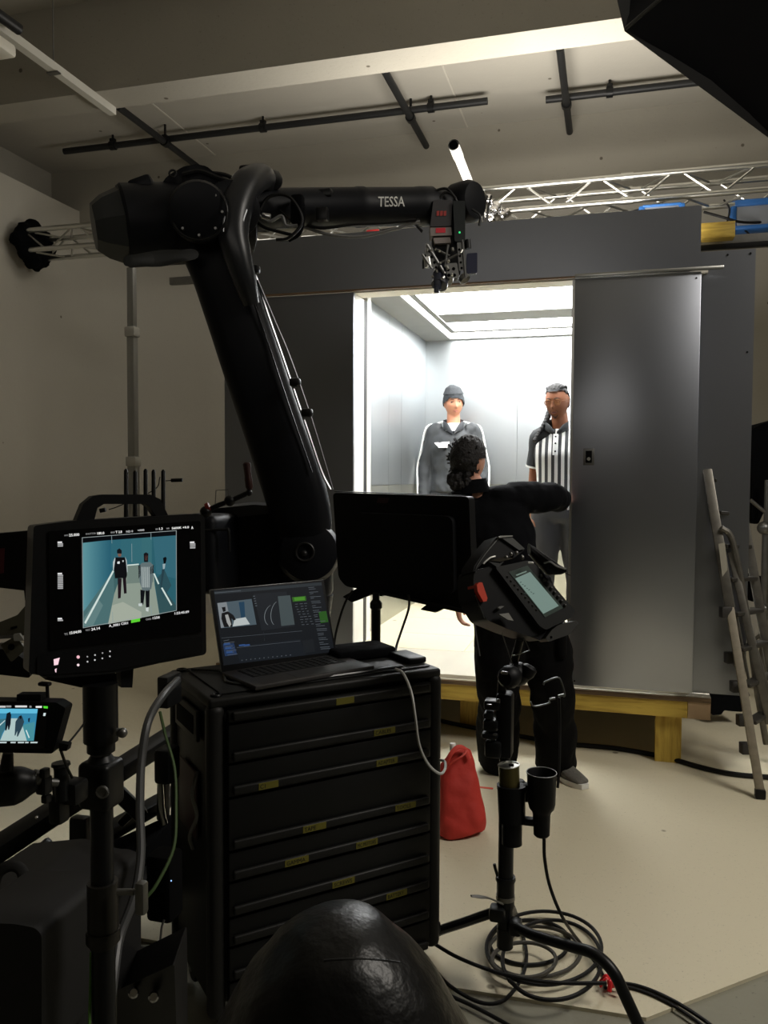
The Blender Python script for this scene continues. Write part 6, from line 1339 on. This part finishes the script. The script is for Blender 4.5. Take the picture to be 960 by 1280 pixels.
# --- person in the striped referee shirt beside the door
J, at, k = stand((703, 508), 5.35, PY(697, 479, 5.35).z-FLZ, FLZ, toC(PY(694, 508, 5.35).x+.35, 5.35))
J['shR'] = at(.15, -.01, 1.43); J['shL'] = at(-.15, -.01, 1.43); J['elR'] = at(.19, -.06, 1.15); J['wrR'] = at(.19, .0, .88); J['elL'] = at(-.2, -.04, 1.15); J['head'] = at(.034, .03, 1.672); J['neck'] = at(.016, 0, 1.54)
f2 = figure(J, toC(J['head'].x+.3, J['head'].y), V3((-.28, -1, -.16)), V3((-.03, 0, 1)), k)
body(f2, 'person', skin_mat('skin_brown', (142, 86, 54)), 'person in a striped referee shirt and glasses standing beside the sliding door edge')
def striped():
    m_ = mat('referee_stripes', (230, 230, 226), .8); nt = m_.node_tree; b = nt.nodes['Principled BSDF']
    tc = nt.nodes.new('ShaderNodeTexCoord'); dt = nt.nodes.new('ShaderNodeVectorMath'); dt.operation = 'DOT_PRODUCT'; dt.inputs[1].default_value = tuple(f2.lat*(1/.041))
    fr = nt.nodes.new('ShaderNodeMath'); fr.operation = 'FRACT'; ad = nt.nodes.new('ShaderNodeMath'); ad.operation = 'ADD'; ad.inputs[1].default_value = 50.2
    gt = nt.nodes.new('ShaderNodeMath'); gt.operation = 'GREATER_THAN'; gt.inputs[1].default_value = .5
    mx = nt.nodes.new('ShaderNodeMix'); mx.data_type = 'RGBA'; mx.inputs[6].default_value = (*lin((232, 232, 228)), 1); mx.inputs[7].default_value = (*lin((58, 60, 62)), 1)
    nt.links.new(tc.outputs['Object'], dt.inputs[0]); nt.links.new(dt.outputs['Value'], ad.inputs[0]); nt.links.new(ad.outputs[0], fr.inputs[0]); nt.links.new(fr.outputs[0], gt.inputs[0])
    nt.links.new(gt.outputs[0], mx.inputs[0]); nt.links.new(mx.outputs[2], b.inputs['Base Color']); return m_
sh_ = jacket(f2, striped(), 'striped_shirt', slv=0, wr=.005, low=-.07, grow=.8)
blk = mat('black_jersey', (42, 44, 46), .8)
for q, sg in (('L', -1), ('R', 1)):
    a, b = J['sh'+q], J['el'+q]
    sl = obj('sleeve', MB().tube([a-f2.lat*sg*.075+V3((0, 0, -.01)), a-f2.lat*sg*.0+V3((0, 0, -.002)), a.lerp(b, .35), a.lerp(b, .72)], [.066, .064, .062, .064], 18), blk, sh_, 'short black sleeve')
    obj('cuff', MB().tube([a.lerp(b, .70), a.lerp(b, .745)], .0655, 18), wp, sl)
cp2 = lambda dx, dy, dz: f2.head+f2.lat*dx*k+f2.fb*dy*k+V3((0, 0, dz*k))
mc = MB()
for sg in (-1, 1): mc.sec([(cp2(sg*.006, .085, -.225), V3((0, 0, 1)), f2.fb, .014, .01), (cp2(sg*.045, .07, -.19), V3((0, 0, 1)), f2.fb, .026, .014), (cp2(sg*.078, .0, -.165), V3((0, 0, 1)), f2.fb, .028, .018), (cp2(sg*.05, -.075, -.145), V3((0, 0, 1)), f2.fb, .026, .018), (cp2(0, -.09, -.14), V3((0, 0, 1)), f2.fb, .022, .018)], 12)
obj('collar', mc, blk, sh_, 'black collar')
pk = obj('placket', MB().sec([(cp2(0, .088, -.225), f2.lat, f2.fb, .016, .006), (cp2(0, .118, -.3), f2.lat, f2.fb, .016, .006), (cp2(0, .136, -.37), f2.lat, f2.fb, .016, .006)], 10, pw=4), wp, sh_)
for y_, z_ in ((.101, -.245), (.121, -.29), (.137, -.345)): obj('button', MB().ell(cp2(0, y_, z_), .006), blk, pk)
trousers(f2, mat('charcoal_trousers', (64, 64, 66), .8), wr=.01)
eyes(f2, (40, 26, 20), (28, 22, 20), (150, 92, 80), .6)
hairm = mat('dark_hair', (26, 24, 24), .7, bump=.5, bscale=120)
shell(f2, lambda q: (q.z > .075-(.0 if q.y > 0 else 0)+(-.02 if q.y < .02 else 0)) or (q.y < -.02 and q.z > -.05), .008, hairm, 'hair', .003)
H2 = lambda x, y, z: f2.head+f2.R @ (V3((x, y, z))*k)
for i in range(6):
    x = -.055+i*.022; obj('cornrow', MB().tube([H2(x*.8, .075-abs(x)*.5, .088), H2(x, .03, .118-abs(x)*.35), H2(x, -.04, .115-abs(x)*.4), H2(x*.6, -.095, .05)], .0085, 8), hairm, f2.root)
braid = [H2(.055, -.085, .0), H2(.078, -.05, -.07), J['neck']+f2.lat*.085+f2.fb*.02, J['neck']+f2.lat*.115+f2.fb*.06+V3((0, 0, -.06)), J['neck']+f2.lat*.15+f2.fb*.1+V3((0, 0, -.13)), P(675, 543, 5.28), P(663, 547, 5.3)]
bp_ = catmull(braid, 6); mbr = MB()
for i, c in enumerate(bp_): r_i = .021*(1-.62*i/len(bp_)); mbr.ell(c, (r_i*(1.1 if i % 2 else .9),)*3, 10, 7)
obj('braid', mbr, hairm, f2.root, 'long braid over the shoulder')
gm = mat('thin_gold_frame', (150, 110, 80), .3, .8); lens_m = mat('tinted_lens', (170, 110, 70), .1, alpha=.45)
gl_ = None
for sx in (-1, 1):
    fr_ = obj('glasses_rim', MB().tube([H2(sx*.034+.025*cos(t), .098, .0+.02*sin(t)) for t in [2*pi*i/16 for i in range(17)]], .0016, 6, smooth=False), gm, f2.root)
    obj('lens', MB().loft([[H2(sx*.034+.025*cos(t), .098+dy, .02*sin(t)) for t in [2*pi*i/16 for i in range(16)]] for dy in (-.0006, .0006)]), lens_m, fr_)
    obj('temple', MB().tube([H2(sx*.058, .098, .006), H2(sx*.072, .06, .008), H2(sx*.078, .0, .008)], .0015, 6), gm, f2.root)
obj('glasses_bridge', MB().tube([H2(-.01, .1, .004), H2(0, .106, .008), H2(.01, .1, .004)], .0014, 6), gm, f2.root)
ym = head_pt(V3((0, .09, -.064)).normalized()).y
G2 = lambda x, z, o=0.: H2(x, surf(x, z)+o, z)
beard = MB().tube([G2(-.026, -.066), G2(-.017, -.053), G2(0, -.05), G2(.017, -.053), G2(.026, -.066)], .002, 6).tube([G2(-.02, -.088), G2(-.01, -.1, .001), G2(0, -.104, .001), G2(.01, -.1, .001), G2(.02, -.088)], [.002, .005, .008, .005, .002], 8)
obj('goatee', beard, mat('beard', (84, 56, 42), .8), f2.root)
for q in 'LR': shoe(f2, q, mat('white_shoe', (220, 220, 215), .5), mat('white_sole', (215, 215, 210), .6))

# --- person in black seen from behind, arm stretched towards the doorway
T = 4.18; p = lambda x, y, t=T: P(x, y, t)
fw3 = V3((-.12, 1, 0)).normalized()
J = dict(floor=0.0, head=p(586, 576), neck=p(590, 604), chest=p(620, 668), pelvis=p(646, 738), shL=p(575, 630), shR=p(650, 622, T+.02), elL=p(557, 695), wrL=p(571, 753, T-.02),
         elR=p(688, 622, T+.16), wrR=p(700, 624, T+.38), hiL=p(627, 752), hiR=p(668, 752), knL=p(623, 850, T-.02), knR=p(689, 852, T), anL=PZ(622, 962), anR=PZ(696, 968))
J['anL'].z = J['anR'].z = .09; J['ftR'] = V3((.62, -.25, 0)).normalized()*1; J['ftR'] = (PZ(726, 986)-PZ(700, 972)).normalized(); J['ftL'] = V3((-.25, 1, 0)).normalized()
J['hdL'] = (P(577, 792, T)-P(571, 757, T-.02)).normalized(); J['thL'] = fw3; J['pnL'] = RT*.6-FW*.6
J['hdR'] = V3((.15, 1, -.1)).normalized(); J['trap'] = p(627, 621)
f3 = figure(J, fw3, V3((.42, 1, .05)), V3((.06, 0, 1)), 1.0, .7)
body(f3, 'person', skin_mat('skin_light', (205, 150, 126)), 'person in black seen from behind, right arm stretched out before the lit doorway', .0068)
bf = mat('black_jacket_cloth', (11, 12, 15), .92, spec=.08, bump=.2, bscale=50)
jacket(f3, bf, 'jacket', wr=.014, ws=8, armr=(.085, .082, .08, .078, .078, .062), grow=1.1, low=-.05)
obj('hood_collar', MB().sec([(J['neck']+V3((0, 0, -.05)), f3.lat, f3.fb, .1, .085), (J['neck']+V3((0, 0, -.01)), f3.lat, f3.fb, .082, .078), (J['neck']+V3((0, 0, .02)), f3.lat, f3.fb, .072, .07)], 20), bf, f3.root)
obj('cuff', MB().tube([J['wrL']-J['hdL']*.03, J['wrL']+J['hdL']*.012], [.05, .045], 16), bf, f3.root)
tr3 = trousers(f3, mat('black_cargo_cloth', (12, 12, 12), .92, spec=.08, bump=.25, bscale=40), (.14, .135, .118, .105, .112), .018, 'cargo_trousers', .055)
obj('cargo_pocket', MB().rbox(p(702, 800, T-.1), (.05, .1, .18), .02, 3), mat('black_cargo_cloth', (18, 18, 18)), tr3)
obj('hip_seam', MB().tube([p(598, 745, T-.13), p(594, 780, T-.14), p(600, 820, T-.14)], .003, 6), mat('seam_grey', (60, 60, 60), .7), tr3)
har = mat('curly_dark_hair', (20, 17, 18), .75, bump=.8, bscale=90)
shell(f3, lambda q: not (q.y > .03 and q.z < .06) and not (q.z < -.085 and q.y > -.02) and not (q.x > .03 and q.y > -.045 and q.z < .02), .016, har, 'hair', .006)
random.seed(11); mbh = MB(); bun = f3.head+f3.R @ V3((-.012, -.07, -.1))
for i in range(60):
    a = random.uniform(0, 2*pi); e = random.uniform(-1, 1); r_ = .05; c = bun+V3((cos(a)*r_*1.0*math.sqrt(1-e*e), sin(a)*r_*.7*math.sqrt(1-e*e), e*r_*.85)); mbh.ell(c, random.uniform(.012, .02), 8, 5)
mbh.ell(bun, (.045, .035, .04))
for i in range(50):
    c = f3.head+f3.R @ V3((random.uniform(-.062, .05), random.uniform(-.075, -.045), random.uniform(-.165, -.06))); mbh.ell(c, random.uniform(.012, .02), 8, 5)
obj('hair_bun', mbh, har, f3.root, 'curly hair gathered at the nape')
mbh = MB()
for i in range(46):
    a = random.uniform(0, 2*pi); r0 = f3.head+f3.R @ (head_pt(V3((cos(a)*.8, -.45, random.uniform(-.7, .9))).normalized(), .014)); d = (r0-f3.head).normalized(); q2 = V3((random.uniform(-1, 1), random.uniform(-1, 1), random.uniform(-1, 1)))*.012
    mbh.tube([r0, r0+d*.012+q2*.6, r0+d*.008+q2*1.4], [.0045, .004, .0015], 5, 3)
obj('loose_curls', mbh, har, f3.root, kind='stuff')
shoe(f3, 'R', mat('grey_knit_shoe', (92, 90, 84), .8, var=.3, scale=60, bump=.5, bscale=90), mat('white_sole', (215, 215, 210), .6), s=1.05)
shoe(f3, 'L', mat('dark_shoe', (26, 26, 27), .6), mat('black_sole', (18, 18, 18), .6), s=1.05)
